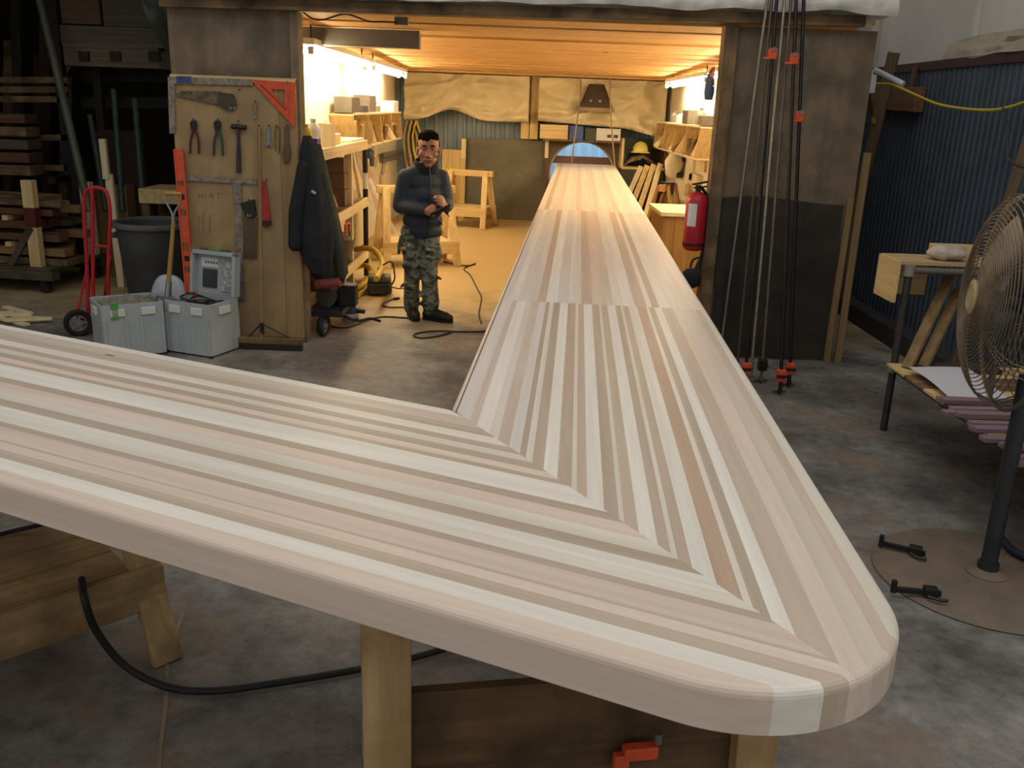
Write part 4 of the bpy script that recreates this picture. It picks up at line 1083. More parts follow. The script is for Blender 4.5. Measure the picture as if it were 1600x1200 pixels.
wc = H(121, 497, -0.09); wc.z = 0.105
wheel(wc, 0.105, 0.05, (0.55, -0.83, 0), t, BLACK, GR)
wc2 = H(165, 480, 0.14); wc2.z = 0.105
wheel(wc2, 0.105, 0.05, (0.55, -0.83, 0), t, BLACK, GR)

# ------------------------------------------------------------------ rubbish bin
bp_ = PZ(232, 478, 0)
t = thing('rubbish_bin', 'large dark grey round plastic bin behind the hand truck', 'bin', (bp_.x, bp_.y+0.28, 0))
BIN = pm('dark_grey_plastic', '#4d4f50', 0.6, 0, 0.25, 3)
MB().lathe([(0.0, 0.005), (0.255, 0.0), (0.265, 0.02), (0.30, 0.40), (0.305, 0.41), (0.335, 0.70), (0.33, 0.71), (0.325, 0.71), (0.29, 0.40), (0.25, 0.03), (0.0, 0.03)], 40, cap=False).build('body', BIN, t, smooth=True)
MB().lathe([(0.33, 0.685), (0.37, 0.69), (0.378, 0.715), (0.37, 0.735), (0.345, 0.74), (0.33, 0.73), (0.33, 0.685)], 40, cap=False).build('rim', pm('grey_rim_plastic', '#6b6d6d', 0.6), t, smooth=True)
for s_ in (-1, 1): MB().cbox((s_*0.355, 0, 0.60), (0.05, 0.14, 0.05)).build('handle', BIN, t, bevel=0.012)

# ------------------------------------------------------------------ timber cart and stacked boards, far left
c0 = PZ(78, 458, 0)
t = thing('timber_cart', 'low wheeled timber cart with wooden posts, far left', 'cart', (c0.x-0.6, c0.y+0.5, 0), -0.12)
GRW = wood('grey_green_timber', '#5d5643', '#403a2d', 0.8, dirt='#332e25')
MB().box((-1.0, -0.5, 0.13), (0.75, -0.38, 0.22)).build('frame_rail', GRW, t, bevel=0.004)
MB().box((-1.0, 0.38, 0.13), (0.75, 0.5, 0.22)).build('frame_rail', GRW, t, bevel=0.004)
for k in range(7): MB().box((-1.0+k*0.25, -0.5, 0.222), (-1.0+k*0.25+0.24, 0.5, 0.245)).build('deck_board', GRW, t, bevel=0.003)
for x in (-0.85, 0.62):
    for y in (-0.42, 0.42):
        MB().cyl((x, y-0.02, 0.055), (x, y+0.02, 0.055), 0.055, None, 16).build('caster', BLACK, t, smooth=True)
        MB().box((x-0.03, y-0.03, 0.08), (x+0.03, y+0.03, 0.135)).build('caster_fork', DSTEEL, t)
for x, y, h in ((0.55, -0.40, 1.05), (0.62, 0.40, 0.98), (-0.45, 0.40, 0.95)):
    MB().box((x-0.055, y-0.04, 0.245), (x+0.055, y+0.04, h)).build('post', PINE if y < 0 else PINE2, t, bevel=0.004)
MB().box((0.493, -0.443, 0.62), (0.607, -0.357, 0.80)).build('red_band', pm('dark_red_stain', '#5d2420', 0.8), t)
MB().beam((0.55, -0.44, 0.62), (0.30, -0.44, 0.25), 0.06, 0.03, (0, 1, 0)).build('brace', GRW, t)
Mc = Matrix.Translation((c0.x-0.6, c0.y+0.5, 0)) @ Euler((0, 0, -0.12)).to_matrix().to_4x4()
rows = [(0.245, 4), (0.33, 4), (0.47, 4), (0.58, 4), (0.71, 3), (0.80, 3)]
names = ['bottom', 'second', 'third', 'fourth', 'fifth', 'top']
BOARDM = [OLDW, wood('red_brown_board', '#6d4c36', '#4b3325', 0.75), wood('grey_board', '#6b5d4b', '#4a4034', 0.75), wood('tan_rough_board', '#937449', '#6d5533', 0.7)]
for r_, (z, n) in enumerate(rows):
    for k in range(n):
        y0 = -0.33 + k*0.165
        th = random.uniform(0.05, 0.075)
        x1 = 0.48 + random.uniform(0, 0.35); x0 = -1.3 + random.uniform(-0.2, 0.2)
        tilt = random.uniform(-0.002, 0.002)
        m_ = MB().cbox(((x0+x1)/2, y0+0.075, z + th/2 + 0.004), (x1-x0, 0.145, th), (0, tilt, random.uniform(-0.005, 0.005)))
        m_.v = [Mc @ p for p in m_.v]
        tag(m_.build('rough_board', random.choice(BOARDM), bevel=0.003), 'rough board in the %s layer on the timber cart, %s from the front' % (names[r_], ORD[k]), 'board', 'rough boards on the timber cart')
    if r_ in (1, 3):
        for xx in (-0.8, 0.2):
            m_ = MB().box((xx, -0.35, z+0.08), (xx+0.06, 0.33, z+0.125)); m_.v = [Mc @ p for p in m_.v]
            tag(m_.build('spacer', PINE), '%s spacer stick in the %s gap between boards on the timber cart' % ('left' if xx < 0 else 'right', 'lower' if r_ == 1 else 'upper'), 'spacer', 'spacers on the timber cart')

# ------------------------------------------------------------------ dark timber racks behind
t = thing('timber_rack', 'tall dark steel timber rack with short arms behind the bin', 'rack', (-4.6, 9.9, 0))
ro = Vector((-4.6, 9.9, 0)); YR = 9.9
DKS = pm('dark_rack_steel', '#2c2723', 0.6, 0.4, 0.3)
for x, w_ in ((103, 0.09), (160, 0.08), (-60, 0.09)):
    p = PY(x, 200, YR) - ro
    MB().box((p.x-w_/2, -0.04, 0), (p.x+w_/2, 0.04, 3.3)).build('post', DKS, t)
for x, y in ((133, 88), (182, 88), (242, 88)):
    p1 = PY(x, y, YR-0.35)-ro; p0 = PY(x-24, y+28, YR)-ro
    MB().tube([p0, p1], [0.03, 0.04], 8).build('arm', DKS, t)
    MB().cbox(p1, (0.1, 0.08, 0.09)).build('arm_end', DKS, t)
for y in (125, 140, 155, 215, 262):
    a = PY(-150, y, YR)-ro; b = PY(108, y, YR)-ro
    MB().beam(Vector((a.x, 0, a.z)), Vector((b.x, 0, b.z)), 0.08, 0.06).build('rail', OLDW, t)
for x in (103, -60): MB().box((PY(x, 200, YR).x-ro.x-0.04, -0.42, 0.93), (PY(x, 200, YR).x-ro.x+0.04, -0.04, 0.998)).build('arm', DKS, t)
for y in (118, 160):
    a = PY(110, y, YR)-ro; b = PY(262, y, YR)-ro
    MB().beam(Vector((a.x, 0.3, a.z)), Vector((b.x, 0.3, b.z)), 0.1, 0.12).build('rail', DKS, t)
# pale panels lying up on the arms
for i, (x0, x1, y0, y1, c) in enumerate(((115, 270, 48, 72, '#6e6353'), (120, 262, 76, 104, '#736858'), (116, 172, 2, 40, '#6a4f3b'), (180, 262, -20, 44, '#635a4c'))):
    a = PY(x0, y1, YR-0.1); b = PY(x1, y0, YR-0.1)
    tag(MB().box((a.x, YR-0.36, a.z), (b.x, YR-0.06, b.z)).build('stored_panel', wood('stored_panel_%d' % i, c, '#4c4336', 0.8), bevel=0.004),
        ['long grey-brown panel stored high on the rack', 'lower grey-brown panel resting just above the rack arms', 'reddish brown crate end stored at the top of the rack', 'dusty upright panel beside the green tarp'][i], 'panel')
# poles
def pole(label, a, b, r, mat, Ya, Yb, name='pole'):
    return tag(MB().cyl(PY(b[0], b[1], Yb), PY(a[0], a[1], Ya), r, None, 10).build(name, mat, smooth=True), label, 'pole')
GGR = pm('grey_green_metal', '#5c6152', 0.5, 0.3, 0.3, 6)
TEAL = pm('teal_metal', '#3c4f47', 0.5, 0.3, 0.3, 6)
pole('long grey-green pole leaning across the dark racks, far left', (55, -30), (140, 330), 0.04, GGR, 9.4, 9.0)
pole('teal pole between the leaning grey pole and the pale stick', (140, 180), (166, 330), 0.028, TEAL, 9.5, 9.2)
pole('teal pole behind the pale stick', (177, 140), (192, 330), 0.03, TEAL, 9.5, 9.2)
pole('teal pole nearest the tool board', (210, 155), (225, 335), 0.03, TEAL, 9.5, 9.2)
# pale bent stick
g = MB().beam(PY(160, 218, 8.9), PY(168, 282, 8.9), 0.055, 0.05, (0, 1, 0))
sp = thing('pale_stick', 'pale knotted stick standing behind the hand truck', 'stick', Vector((PY(172, 330, 8.9).x, 8.9, 0)))
s0 = sp.location
MB().beam(PY(160, 217, 8.9)-s0, PY(167, 280, 8.9)-s0, 0.06, 0.05, (0, 1, 0)).build('upper_piece', PINE2, sp, bevel=0.006)
MB().beam(PY(170, 272, 8.92)-s0, Vector((0.05, 0.0, 0)), 0.07, 0.05, (0, 1, 0)).build('lower_piece', PINE2, sp, bevel=0.006)
# bench slab behind the bin
p = PZ(246, 430, 0); a = PY(219, 298, 9.0); b = PY(292, 298, 9.0)
t = thing('low_bench', 'pale timber bench behind the grey bin, half hidden by the tool board', 'bench', ((a.x+b.x)/2, 9.2, 0))
bz = PY(250, 296, 9.0).z
MB().box((-0.25, -0.2, bz-0.14), (0.25, 0.35, bz)).build('top', PINE, t, bevel=0.004)
for x in (-0.2, 0.2):
    for y in (-0.14, 0.28): MB().box((x-0.04, y-0.04, 0), (x+0.04, y+0.04, bz-0.14)).build('leg', OLDW, t)
# box left of it
p = PY(160, 320, 9.3)
tag(MB().box((p.x-0.14, 9.42, 0.0), (p.x+0.2, 9.64, p.z+0.18)).build('wooden_crate', wood('crate_wood', '#8a6f48', '#64502f', 0.75), bevel=0.004), 'upright wooden crate behind the hand truck', 'crate')
# red-brown sheet leaning in the rack
p0 = PY(158, 330, 9.7); p1 = PY(222, 205, 9.7)
tag(MB().box((p0.x, 9.66, 0.0), (p1.x, 9.72, p1.z)).build('brown_panel', pm('dark_red_brown', '#3c2a20', 0.8, 0, 0.3, 5), bevel=0.004), 'dark red-brown sheet standing behind the teal poles', 'panel')
# dark black upright beside the cart
p0 = PY(107, 245, 9.5); p1 = PY(128, 245, 9.5)
tag(MB().box((p0.x, 9.5, 0.0), (p1.x, 9.64, p0.z)).build('black_post', pm('black_post', '#1f1e1d', 0.8), bevel=0.006), 'thick black post at the end of the timber cart', 'post')
# boards standing and lying at the far left
for k in range(7):
    x = -5.35 - 0.16*k; h = random.uniform(2.2, 3.1)
    tag(MB().beam((x, 10.6, 0), (x+random.uniform(-.02, .02), 11.2, h), 0.11, 0.04, (0, 1, 0)).build('standing_board', random.choice([DARKW, OLDW, DARKW])), 'dark upright board at the back of the timber store, %s from the right' % ORD[k], 'board', 'upright boards in the timber store')
for k in range(5):
    z = 0.02 + 0.36*k
    tag(MB().box((-7.0, 9.52, 1.0+0.13*k), (PY(52, 250, 9.6).x, 9.80, 1.1+0.127*k)).build('stacked_plank', BOARDM[k % 3]), ['bottom', 'second', 'middle', 'fourth', 'top'][k] + ' plank of the stack lying on the far left rack', 'plank', 'planks on the far left rack')
# green tarp beside the partition
def tarp(u, v):
    x = PY(225 + 50*u - 0*v, 0, 7.3).x
    z = 2.62 - 0.62*v*(0.25 + 0.75*u)
    return (x + 0.05*v*(1-u)*0, 7.25 - 0.05*math.sin(u*5) + 0.04*nz3(u*4, v*4, 2), z)
tag(MB().sheet(tarp, 14, 18, 0.004).build('green_tarp', pm('dark_green_tarp', '#3a3f35', 0.7, 0, 0.3, 6), smooth=True), 'dark green tarp hanging beside the top of the left partition', 'tarp')
# wood scraps pile on the floor behind the bar, far left
for k in range(6):
    p = PZ(5 + 8*k, 492 + (k % 3)*7, 0)
    tag(MB().cbox((p.x, p.y, 0.02 + 0.02*(k % 2)), (0.35, 0.05, 0.02), (0, 0.03, random.uniform(-0.5, 0.5))).build('wood_scrap', PINE2), 'pale scrap of wood on the floor at the far left, %s from the left' % ORD[k], 'scrap', 'wood scraps on the floor')

# ------------------------------------------------------------------ back room: left side rack and bins
XF = -1.66
t = thing('shelf_rack', 'cluttered shelf rack with a dark pole at its far corner, left of the man', 'shelf', (XF-0.2, 8.85, 0))
ro = Vector((XF-0.2, 8.85, 0))
for z, m_ in ((1.46, PINE), (0.86, OLDW), (0.30, OLDW)):
    MB().box((-0.21, -1.1, z-0.04), (0.2, 1.15, z)).build('shelf_board', m_, t, bevel=0.003)
    MB().box((0.2, -1.1, z-0.09), (0.225, 1.15, z+0.005)).build('shelf_edge', PINE2, t, bevel=0.003)
MB().cyl((0.19, 1.18, 0), (0.19, 1.18, 1.44), 0.028, None, 12).build('pole', BLACK, t, smooth=True)
MB().cyl((0.19, 1.18, 0.95), (0.19, 1.18, 1.12), 0.030, None, 12).build('pole_sleeve', WHITE, t, smooth=True)
for y in (-1.05, 0.4):
    MB().box((0.12, y-0.03, 0), (0.19, y+0.03, 1.42)).build('upright', PINE2, t, bevel=0.003)
MB().beam((0.18, 0.4, 1.42), (0.18, 0.9, 0.9), 0.05, 0.03, (1, 0, 0)).build('brace', PINE2, t)
def onrack(y, z, s, name, label, cat, mat, dx=0.0, bevel=0.008):
    return tag(MB().box((XF-0.2+dx-s[0]/2, y-s[1]/2, z), (XF-0.2+dx+s[0]/2, y+s[1]/2, z+s[2])).build(name, mat, bevel=bevel), label, cat)
def jug(name, label, x, y, z, r, h, mat, cap):
    t = thing(name, label, 'jug', (x, y, z))
    MB().lathe([(0, 0), (r*0.95, 0), (r, 0.01), (r, h*0.62), (r*0.55, h*0.8), (r*0.3, h*0.86), (r*0.3, h*0.93), (0, h*0.93)], 20, cap=False).build('bottle', mat, t, smooth=True)
    MB().cyl((0, 0, h*0.9), (0, 0, h), r*0.36, None, 14).build('cap', cap, t, smooth=True)
    return t
PURP = pm('purple_box', '#4a4480', 0.5)
jug('white_jug', 'white plastic jug on the top shelf of the left rack', XF-0.1, 7.95, 1.46, 0.07, 0.24, WHITE, WHITE)
jug('yellow_jug', 'yellow bottle beside the purple box on the left rack', XF-0.12, 7.78, 1.46, 0.05, 0.20, YELLOW, YELLOW)
onrack(7.80, 1.46, (0.12, 0.13, 0.09), 'purple_box', 'small purple box on the top shelf of the left rack', 'box', PURP, 0.12)
onrack(8.75, 1.46, (0.2, 0.3, 0.10), 'wood_scrap_box', 'pale wooden box on the top shelf of the left rack', 'box', PINE2, 0.05)
jug('red_bottle', 'slim reddish bottle on the top shelf of the left rack', XF-0.1, 8.45, 1.46, 0.035, 0.22, pm('dull_red', '#8b4a3a', 0.5), WHITE)
# wooden angle block
tag(MB().prism([(0, 0), (0.2, 0), (0.2, 0.1), (0.12, 0.2), (0, 0.2)], -0.06, 0.06, Matrix.Translation((XF-0.05, 8.15, 1.46)) @ Euler((math.pi/2, 0, math.pi/2)).to_matrix().to_4x4()).build('shaped_block', PINE2), 'pale block with a cut corner on the left rack', 'block')
onrack(9.55, 1.46, (0.3, 0.7, 0.03), 'round_board', 'thin pale board lying at the far end of the left rack', 'board', PINE2, 0.05)
# lower shelf: brown stacked cartons, bucket, orange clamp, papers
onrack(9.12, 0.86, (0.2, 0.22, 0.16), 'carton', 'lower brown carton on the middle shelf of the left rack', 'carton', pm('brown_carton', '#6f5340', 0.7), 0.06)
onrack(9.12, 1.02, (0.19, 0.21, 0.16), 'carton', 'middle brown carton on the middle shelf of the left rack', 'carton', pm('brown_carton', '#6f5340', 0.7), 0.06)
onrack(9.12, 1.18, (0.18, 0.2, 0.14), 'carton', 'top brown carton on the middle shelf of the left rack', 'carton', pm('brown_carton', '#6f5340', 0.7), 0.06)
onrack(9.6, 0.86, (0.24, 0.5, 0.30), 'plywood_box', 'pale plywood box beside the brown cartons', 'box', PINE2, 0.0)
bk = thing('bucket', 'dusty bucket full of rope on the low shelf of the left rack', 'bucket', (XF-0.12, 9.25, 0.30))
MB().lathe([(0, 0), (0.10, 0), (0.125, 0.2), (0.13, 0.2), (0.13, 0.21), (0.118, 0.21), (0.095, 0.02), (0, 0.02)], 24, cap=False).build('pail', pm('grey_brown_pail', '#6b5d4c', 0.7), bk, smooth=True)
for k in range(5):
    MB().tube([Vector((0.09*math.cos(a+k)*(1-0.1*k), 0.09*math.sin(a+k)*(1-0.1*k), 0.19+0.02*k+0.015*math.sin(3*a))) for a in [2*math.pi*i/20 for i in range(20)]], 0.014, 6, True).build('rope_turn', pm('dirty_rope', '#a58d63', 0.8), bk, smooth=True)
oc = thing('clamp', 'orange-handled clamp above the bucket on the left rack', 'clamp', (XF-0.02, 9.0, 0.60))
MB().tube(smooth_path([(0, -0.1, 0), (0, -0.1, 0.09), (0, 0.1, 0.09), (0, 0.1, 0.02)], 5), 0.012, 8).build('frame', ORANGE, oc, smooth=True)
MB().cyl((0, 0.1, -0.04), (0, 0.1, 0.05), 0.006).build('screw', DSTEEL, oc)
# tools and bits heaped behind the coats
for k in range(9):
    y = 7.75 + 0.14*k; z0 = 0.30
    tag(MB().beam((XF-0.1+random.uniform(-.08, .1), y, z0+0.01), (XF-0.16+random.uniform(-.1, .05), y+random.uniform(-.1, .25), z0+random.uniform(0.2, 0.5)), random.uniform(0.03, 0.08), 0.025, (0, 1, 0)).build('offcut', random.choice([PINE, PINE2, OLDW])), 'wooden offcut propped on the low shelf behind the coats, %s from the opening' % ORD[k], 'offcut', 'offcuts propped on the low shelf')
for k in range(7):
    y = 7.8 + 0.17*k
    tag(MB().beam((XF-0.1, y, 0.87), (XF-0.2, y+random.uniform(-.1, .2), 0.87+random.uniform(0.2, 0.45)), random.uniform(0.03, 0.07), 0.025, (0, 1, 0)).build('offcut', random.choice([PINE, PINE2, OLDW])), 'wooden offcut propped on the middle shelf behind the coats, %s from the opening' % ORD[k], 'offcut', 'offcuts propped on the middle shelf')

def bins(label, x_wall, sgn, y0, y1, z0, z1, n, depth=0.26):
    t = thing('timber_bins', label, 'shelf', (x_wall, (y0+y1)/2, z0)); o = t.location.copy()
    xf = sgn*depth
    lo, hi = sorted((0.0, xf))
    h = z1 - z0
    MB().box((lo, y0-o.y, h-0.025), (hi, y1-o.y, h)).build('top_board', PINE2, t, bevel=0.003)
    MB().box((lo, y0-o.y, -0.02), (hi, y1-o.y, 0.0)).build('bottom_board', PINE2, t, bevel=0.003)
    for i in range(n+1):
        y = y0 + (y1-y0)*i/n - o.y
        MB().beam((xf/2, y+0.12, 0), (xf/2, y-0.12, h-0.02), abs(depth), 0.022, (0, 1, 0)).build('divider', PINE, t, bevel=0.002)
    for i in range(n):
        for k in range(5):
            y = y0 + (y1-y0)*(i+0.12+0.18*k)/n
            L_ = random.uniform(0.18, 0.32)
            tag(MB().beam((x_wall+sgn*random.uniform(0.08, depth+0.05), y, z0+0.02), (x_wall+sgn*random.uniform(0.04, depth), y-random.uniform(0.02, 0.14), z0+L_), random.uniform(0.03, 0.08), 0.02, (0, 1, 0)).build('timber_piece', random.choice([PINE, PINE2, OLDW, PINE2])),
                'timber piece in the %s, %s bin from the opening, %s along' % ('left wall bins' if sgn > 0 else 'right wall bins', ORD[i], ORD[k]), 'timber piece', 'timber pieces in the ' + label.split(',')[0])
    return t
bins('slanted timber bins on the left wall, beyond the shelf rack', -2.095, 1, 10.4, 14.4, 1.35, 1.73, 4)
bins('slanted timber bins on the right wall, above the extinguisher', 2.415, -1, 11.5, 15.2, 1.33, 1.72, 4)
def small_box(label, cat, name, x, y, z, s, mat, bevel=0.005):
    return tag(MB().box((x-s[0]/2, y-s[1]/2, z), (x+s[0]/2, y+s[1]/2, z+s[2])).build(name, mat, bevel=bevel), label, cat)
GB = pm('grey_tin', '#6f6a60', 0.5, 0.2); 
small_box('dark grey box on top of the left timber bins, nearest', 'box', 'storage_box', -1.95, 10.55, 1.73, (0.2, 0.5, 0.17), GB)
small_box('low dark box between the two bigger boxes on the left bins', 'box', 'storage_box', -1.95, 11.2, 1.73, (0.2, 0.35, 0.08), pm('dark_tin', '#4d4a48', 0.5))
small_box('grey-brown box on top of the left timber bins', 'box', 'storage_box', -1.95, 11.75, 1.73, (0.2, 0.5, 0.20), pm('mid_tin', '#7d756a', 0.5))
jug('tin_can', 'small tin on top of the left timber bins', -1.95, 12.6, 1.73, 0.06, 0.12, GB, GB)
small_box('white box at the far end of the left timber bins', 'box', 'white_box', -1.95, 13.9, 1.73, (0.2, 0.5, 0.15), WHITE)
for i, (y, h, m_) in enumerate(((14.2, 0.12, GB), (13.6, 0.11, WHITE), (12.1, 0.15, pm('mid_tin', '#7d756a', 0.5)))):
    jug('tin_can', ['small grey tin', 'small white tin', 'larger brown-grey tin'][i] + ' on top of the right timber bins', 2.28, y, 1.72, 0.065, h*1.4, m_, GB)
small_box('dark open box on top of the right timber bins', 'box', 'storage_box', 2.28, 12.7, 1.72, (0.2, 0.4, 0.18), GB)
small_box('pale box at the near end of the right timber bins', 'box', 'storage_box', 2.28, 11.6, 1.72, (0.2, 0.3, 0.12), pm('mid_tin', '#7d756a', 0.5))
# things on the walls below the bins
YW = 12.6
for i, (x, y, w_, h, nm, lb, mt) in enumerate((
    (1065, 255, 0.10, 0.16, 'power_drill', 'black cordless drill hung on the right wall', BLACK),
    (1062, 268, 0.12, 0.18, 'wood_template', 'brown wooden template under the drill on the right wall', PINE),
    (1082, 262, 0.12, 0.34, 'wood_template', 'tall wooden template with rounded blocks on the right wall', PINE2),
    (1100, 255, 0.14, 0.22, 'wood_template', 'wedge-shaped template near the jamb on the right wall', PINE),
    (1085, 278, 0.30, 0.12, 'wood_template', 'wide pale template low on the right wall', PINE2),
    (1093, 285, 0.10, 0.2, 'wood_template', 'narrow brown template low on the right wall', PINE),
    (1075, 297, 0.16, 0.18, 'wood_template', 'square brown template above the sawhorse on the right wall', PINE),
)):
    p = PX(x, y, 2.40)
    if nm == 'power_drill':
        t = thing(nm, lb, 'drill', p)
        MB().tube([(-0.05, -0.22, 0.05), (-0.05, 0.02, 0.05), (-0.05, 0.12, 0.05)], [0.045, 0.05, 0.03], 12).build('motor', mt, t, smooth=True)
        MB().beam((-0.05, -0.12, 0.04), (-0.05, -0.16, -0.13), 0.045, 0.06, (1, 0, 0)).build('grip', mt, t, bevel=0.008)
        MB().box((-0.095, -0.24, -0.20), (-0.005, -0.08, -0.12)).build('battery', mt, t, bevel=0.008)
        MB().cyl((-0.05, 0.12, 0.05), (-0.05, 0.24, 0.05), 0.012).build('bit', STEEL, t)
    else:
        tag(MB().prism([(-w_, -h/2), (w_, -h/2), (w_*1.1, h*0.2), (w_*0.5, h/2), (-w_, h*0.45)], -0.02, 0.02, Matrix.Translation(p) @ Euler((math.pi/2, 0, math.pi/2)).to_matrix().to_4x4()).build(nm, mt), lb, 'template')
# paper cone hung on the right wall
tag(MB().lathe([(0.0, 0.0), (0.11, 0.05), (0.14, 0.25), (0.05, 0.42), (0.0, 0.44)], 12, Matrix.Translation(PX(1050, 278, 2.26)) @ Euler((0.3, 0, 0)).to_matrix().to_4x4(), cap=False).build('paper_bag', pm('pale_paper', '#e4dcc3', 0.8), smooth=True), 'pale paper bag hanging at the far end of the right wall', 'paper bag')
# left wall fittings
p = PX(571, 240, -2.05)
t = thing('blue_tool', 'small blue power tool hung on the left wall', 'power tool', p)
MB().ell((0.06, 0, 0), (0.05, 0.14, 0.07)).build('body', pm('tool_blue', '#40526e', 0.5), t, smooth=True)
MB().cyl((0.06, 0.1, -0.03), (0.06, 0.16, -0.16), 0.03).build('handle', pm('tool_blue', '#40526e', 0.5), t)
for i, (x, y, w_, h) in enumerate(((590, 252, 0.16, 0.18), (602, 262, 0.2, 0.16), (545, 235, 0.14, 0.3), (585, 228, 0.12, 0.3), (560, 225, 0.10, 0.34), (598, 285, 0.15, 0.3))):
    p = PX(x, y, -2.07)
    tag(MB().prism([(-w_, -h/2), (w_, -h/2), (w_*0.8, h/2), (-w_*0.6, h*0.4)], -0.02, 0.02, Matrix.Translation(p) @ Euler((math.pi/2, 0, math.pi/2)).to_matrix().to_4x4()).build('wood_template', random.choice([PINE, PINE2])),
        ['small wedge template in the middle of the left wall', 'broad template beyond the sawhorse on the left wall', 'upright template above the cartons on the left wall', 'tall template under the bins on the left wall', 'narrow slanting template on the left wall', 'low template behind the sawhorse on the left wall'][i], 'template')
for k in range(2):
    tag(MB().beam(PX(597, 243+8*k, -2.0), PX(629, 236+8*k, -2.0), 0.05, 0.06).build('level', STEEL, bevel=0.003), ('upper' if k == 0 else 'lower') + ' grey bar mounted at the far end of the left wall', 'bar')
# coils of cable in the far left corner
for k in range(5):
    p = PY(636 + 3.5*k, 188, 15.55 - 0.03*k)
    tag(MB().tube(smooth_path([p, p + Vector((-0.05, 0, -0.35)), p + Vector((0.02+0.02*k, -0.02, -0.78-0.04*k)), p + Vector((0.10, 0, -0.35)), p + Vector((0.01, 0, -0.01))], 7), 0.014, 6).build('cable_coil', random.choice([YELLOW, BLACK, OLDW[2], PINE[2]]), smooth=True), 'loop of cable hanging in the far left corner, %s from the left' % ORD[k], 'cable', 'cable loops in the far left corner')

# ------------------------------------------------------------------ saw horses near the man and against the walls
sawhorse('pine sawhorse with a low tray right behind the man', (-1.22, 10.95, 0), 0.38, 0.95, 0.93, 0.30, PINE, tray=0.30)
sawhorse('pine sawhorse with yellow cord on it against the back wall', (-0.80, 14.75, 0), -0.30, 0.78, 0.88, 0.30, PINE, tray=0.32)
yr = thing('yellow_cord_coil', 'yellow cord looped over the end of the sawhorse by the back wall', 'cord', (-1.13, 14.85, 0.88))
for k in range(4):
    MB().tube([Vector((-0.05+0.03*k, 0.075*math.cos(a), 0.02 - 0.13 + 0.14*math.sin(a))) for a in [2*math.pi*i/20 for i in range(20)]], 0.009, 6, True).build('loop', YELLOW, yr, smooth=True)
sawhorse('brown sawhorse with a low tray right of the bar, near the right wall', (2.02, 12.7, 0), 1.25, 0.80, 0.94, 0.28, wood('brown_pine', '#ab8450', '#85612f', 0.65), tray=0.34)
bc_ = thing('black_clamp', 'black clamp hooked over the sawhorse right of the bar', 'clamp', (1.98, 12.45, 0.94))
MB().box((-0.09, -0.05, -0.13), (-0.055, 0.03, 0.03)).build('jaw', BLACK, bc_, bevel=0.006)
MB().box((0.055, -0.05, -0.13), (0.09, 0.03, 0.03)).build('jaw', BLACK, bc_, bevel=0.006)
MB().box((-0.09, -0.05, 0.003), (0.09, 0.03, 0.03)).build('bridge', BLACK, bc_, bevel=0.006)
for i in range(4):
    tag(MB().beam((1.55+0.10*i, 14.9-0.33*i, 0), (1.98+0.07*i, 15.30-0.23*i, 1.0+0.03*i), 0.08, 0.03, (0, 1, 0)).build('leaning_board', random.choice([PINE, PINE2])), ['leftmost', 'second', 'third', 'rightmost'][i] + ' pine board leaning on the dark cabinet right of the bar', 'board')
# sheet leaning on the left wall with a white edge
a = PZ(610, 400, 0); 
t = thing('leaning_sheet', 'pinkish sheet with a white edge leaning behind the sawhorse', 'sheet', (-1.75, 11.6, 0))
MB().beam((0.15, 0.0, 0.02), (-0.26, 0.0, 1.30), 0.62, 0.018, (1, 0, 0.3)).build('sheet', pm('pinkish_board', '#b99c83', 0.7), t)
MB().beam((0.15, -0.33, 0.0), (-0.26, -0.33, 1.32), 0.035, 0.045, (1, 0, 0.3)).build('white_edge', WHITE, t)
MB().beam((0.36, -0.20, 0.0), (-0.10, -0.20, 0.95), 0.035, 0.035, (1, 0, 0.3)).build('white_strip', WHITE, t)
# brown panel and stick on back wall
p0, p1 = PY(690, 300, 15.6), PY(727, 235, 15.6)
tag(MB().box((p0.x, 15.66, 0.0), (p1.x, 15.72, p1.z)).build('plywood_sheet', PINE, bevel=0.003), 'tan plywood sheet standing against the back wall behind the man', 'plywood')
p0, p1 = PY(721, 247, 15.6), PY(728, 217, 15.6)
tag(MB().box((p0.x, 15.60, p0.z), (p1.x, 15.661, p1.z)).build('batten', PINE2), 'short pale batten fixed beside the plywood sheet', 'batten')
p0, p1 = PY(851, 247, 15.6), PY(858, 219, 15.6)
tag(MB().box((p0.x, 15.66, p0.z), (p1.x, 15.715, p1.z)).build('batten', PINE2), 'short pale batten left of the round opening', 'batten')

# ------------------------------------------------------------------ back wall: tarps, shelf and boxes, cabinet
CANV = pm('cream_canvas', '#d6c8a2', 0.8, 0, 0.12, 4)
def canvas(name, label, x0, x1, Y, ztop, bottom, seed, amp=0.14):
    def f(u, v):
        x = x0 + (x1-x0)*u
        zb = bottom(u)
        z = ztop*(1-v) + zb*v
        def rid(q_):
            q_ = q_ - math.floor(q_); return (1 - abs(2*q_ - 1))**1.6
        w0 = nz3(u*3+seed, v*3, 0.3)*0.5
        fold = 0.55*amp*(rid(u*3.2 - v*1.5*(1-u) + w0) + 0.8*rid(u*2.1 + v*2.4 + w0*1.5 + seed) + 0.5*rid(u*9 + v*1.2 + w0*2)*v) + 0.5*amp*(0.5+v)*(0.6*math.sin(u*17 + 4*v + seed + 3*nz3(u*3, v*2, seed)) * 0.35 + nz3(u*5+seed, v*3.5 - u*3, 0.7) + 0.6*nz3(u*11, v*8+u*7, seed))
        bulge = 0.10*math.exp(-((v-0.93)/0.09)**2)
        return (x, Y - 0.06 - fold - bulge, z)
    return tag(MB().sheet(f, 70, 34, 0.005).build(name, CANV, smooth=True), label, 'tarp')
xl, xr = PY(632, 150, 15.5).x, PY(836, 150, 15.5).x
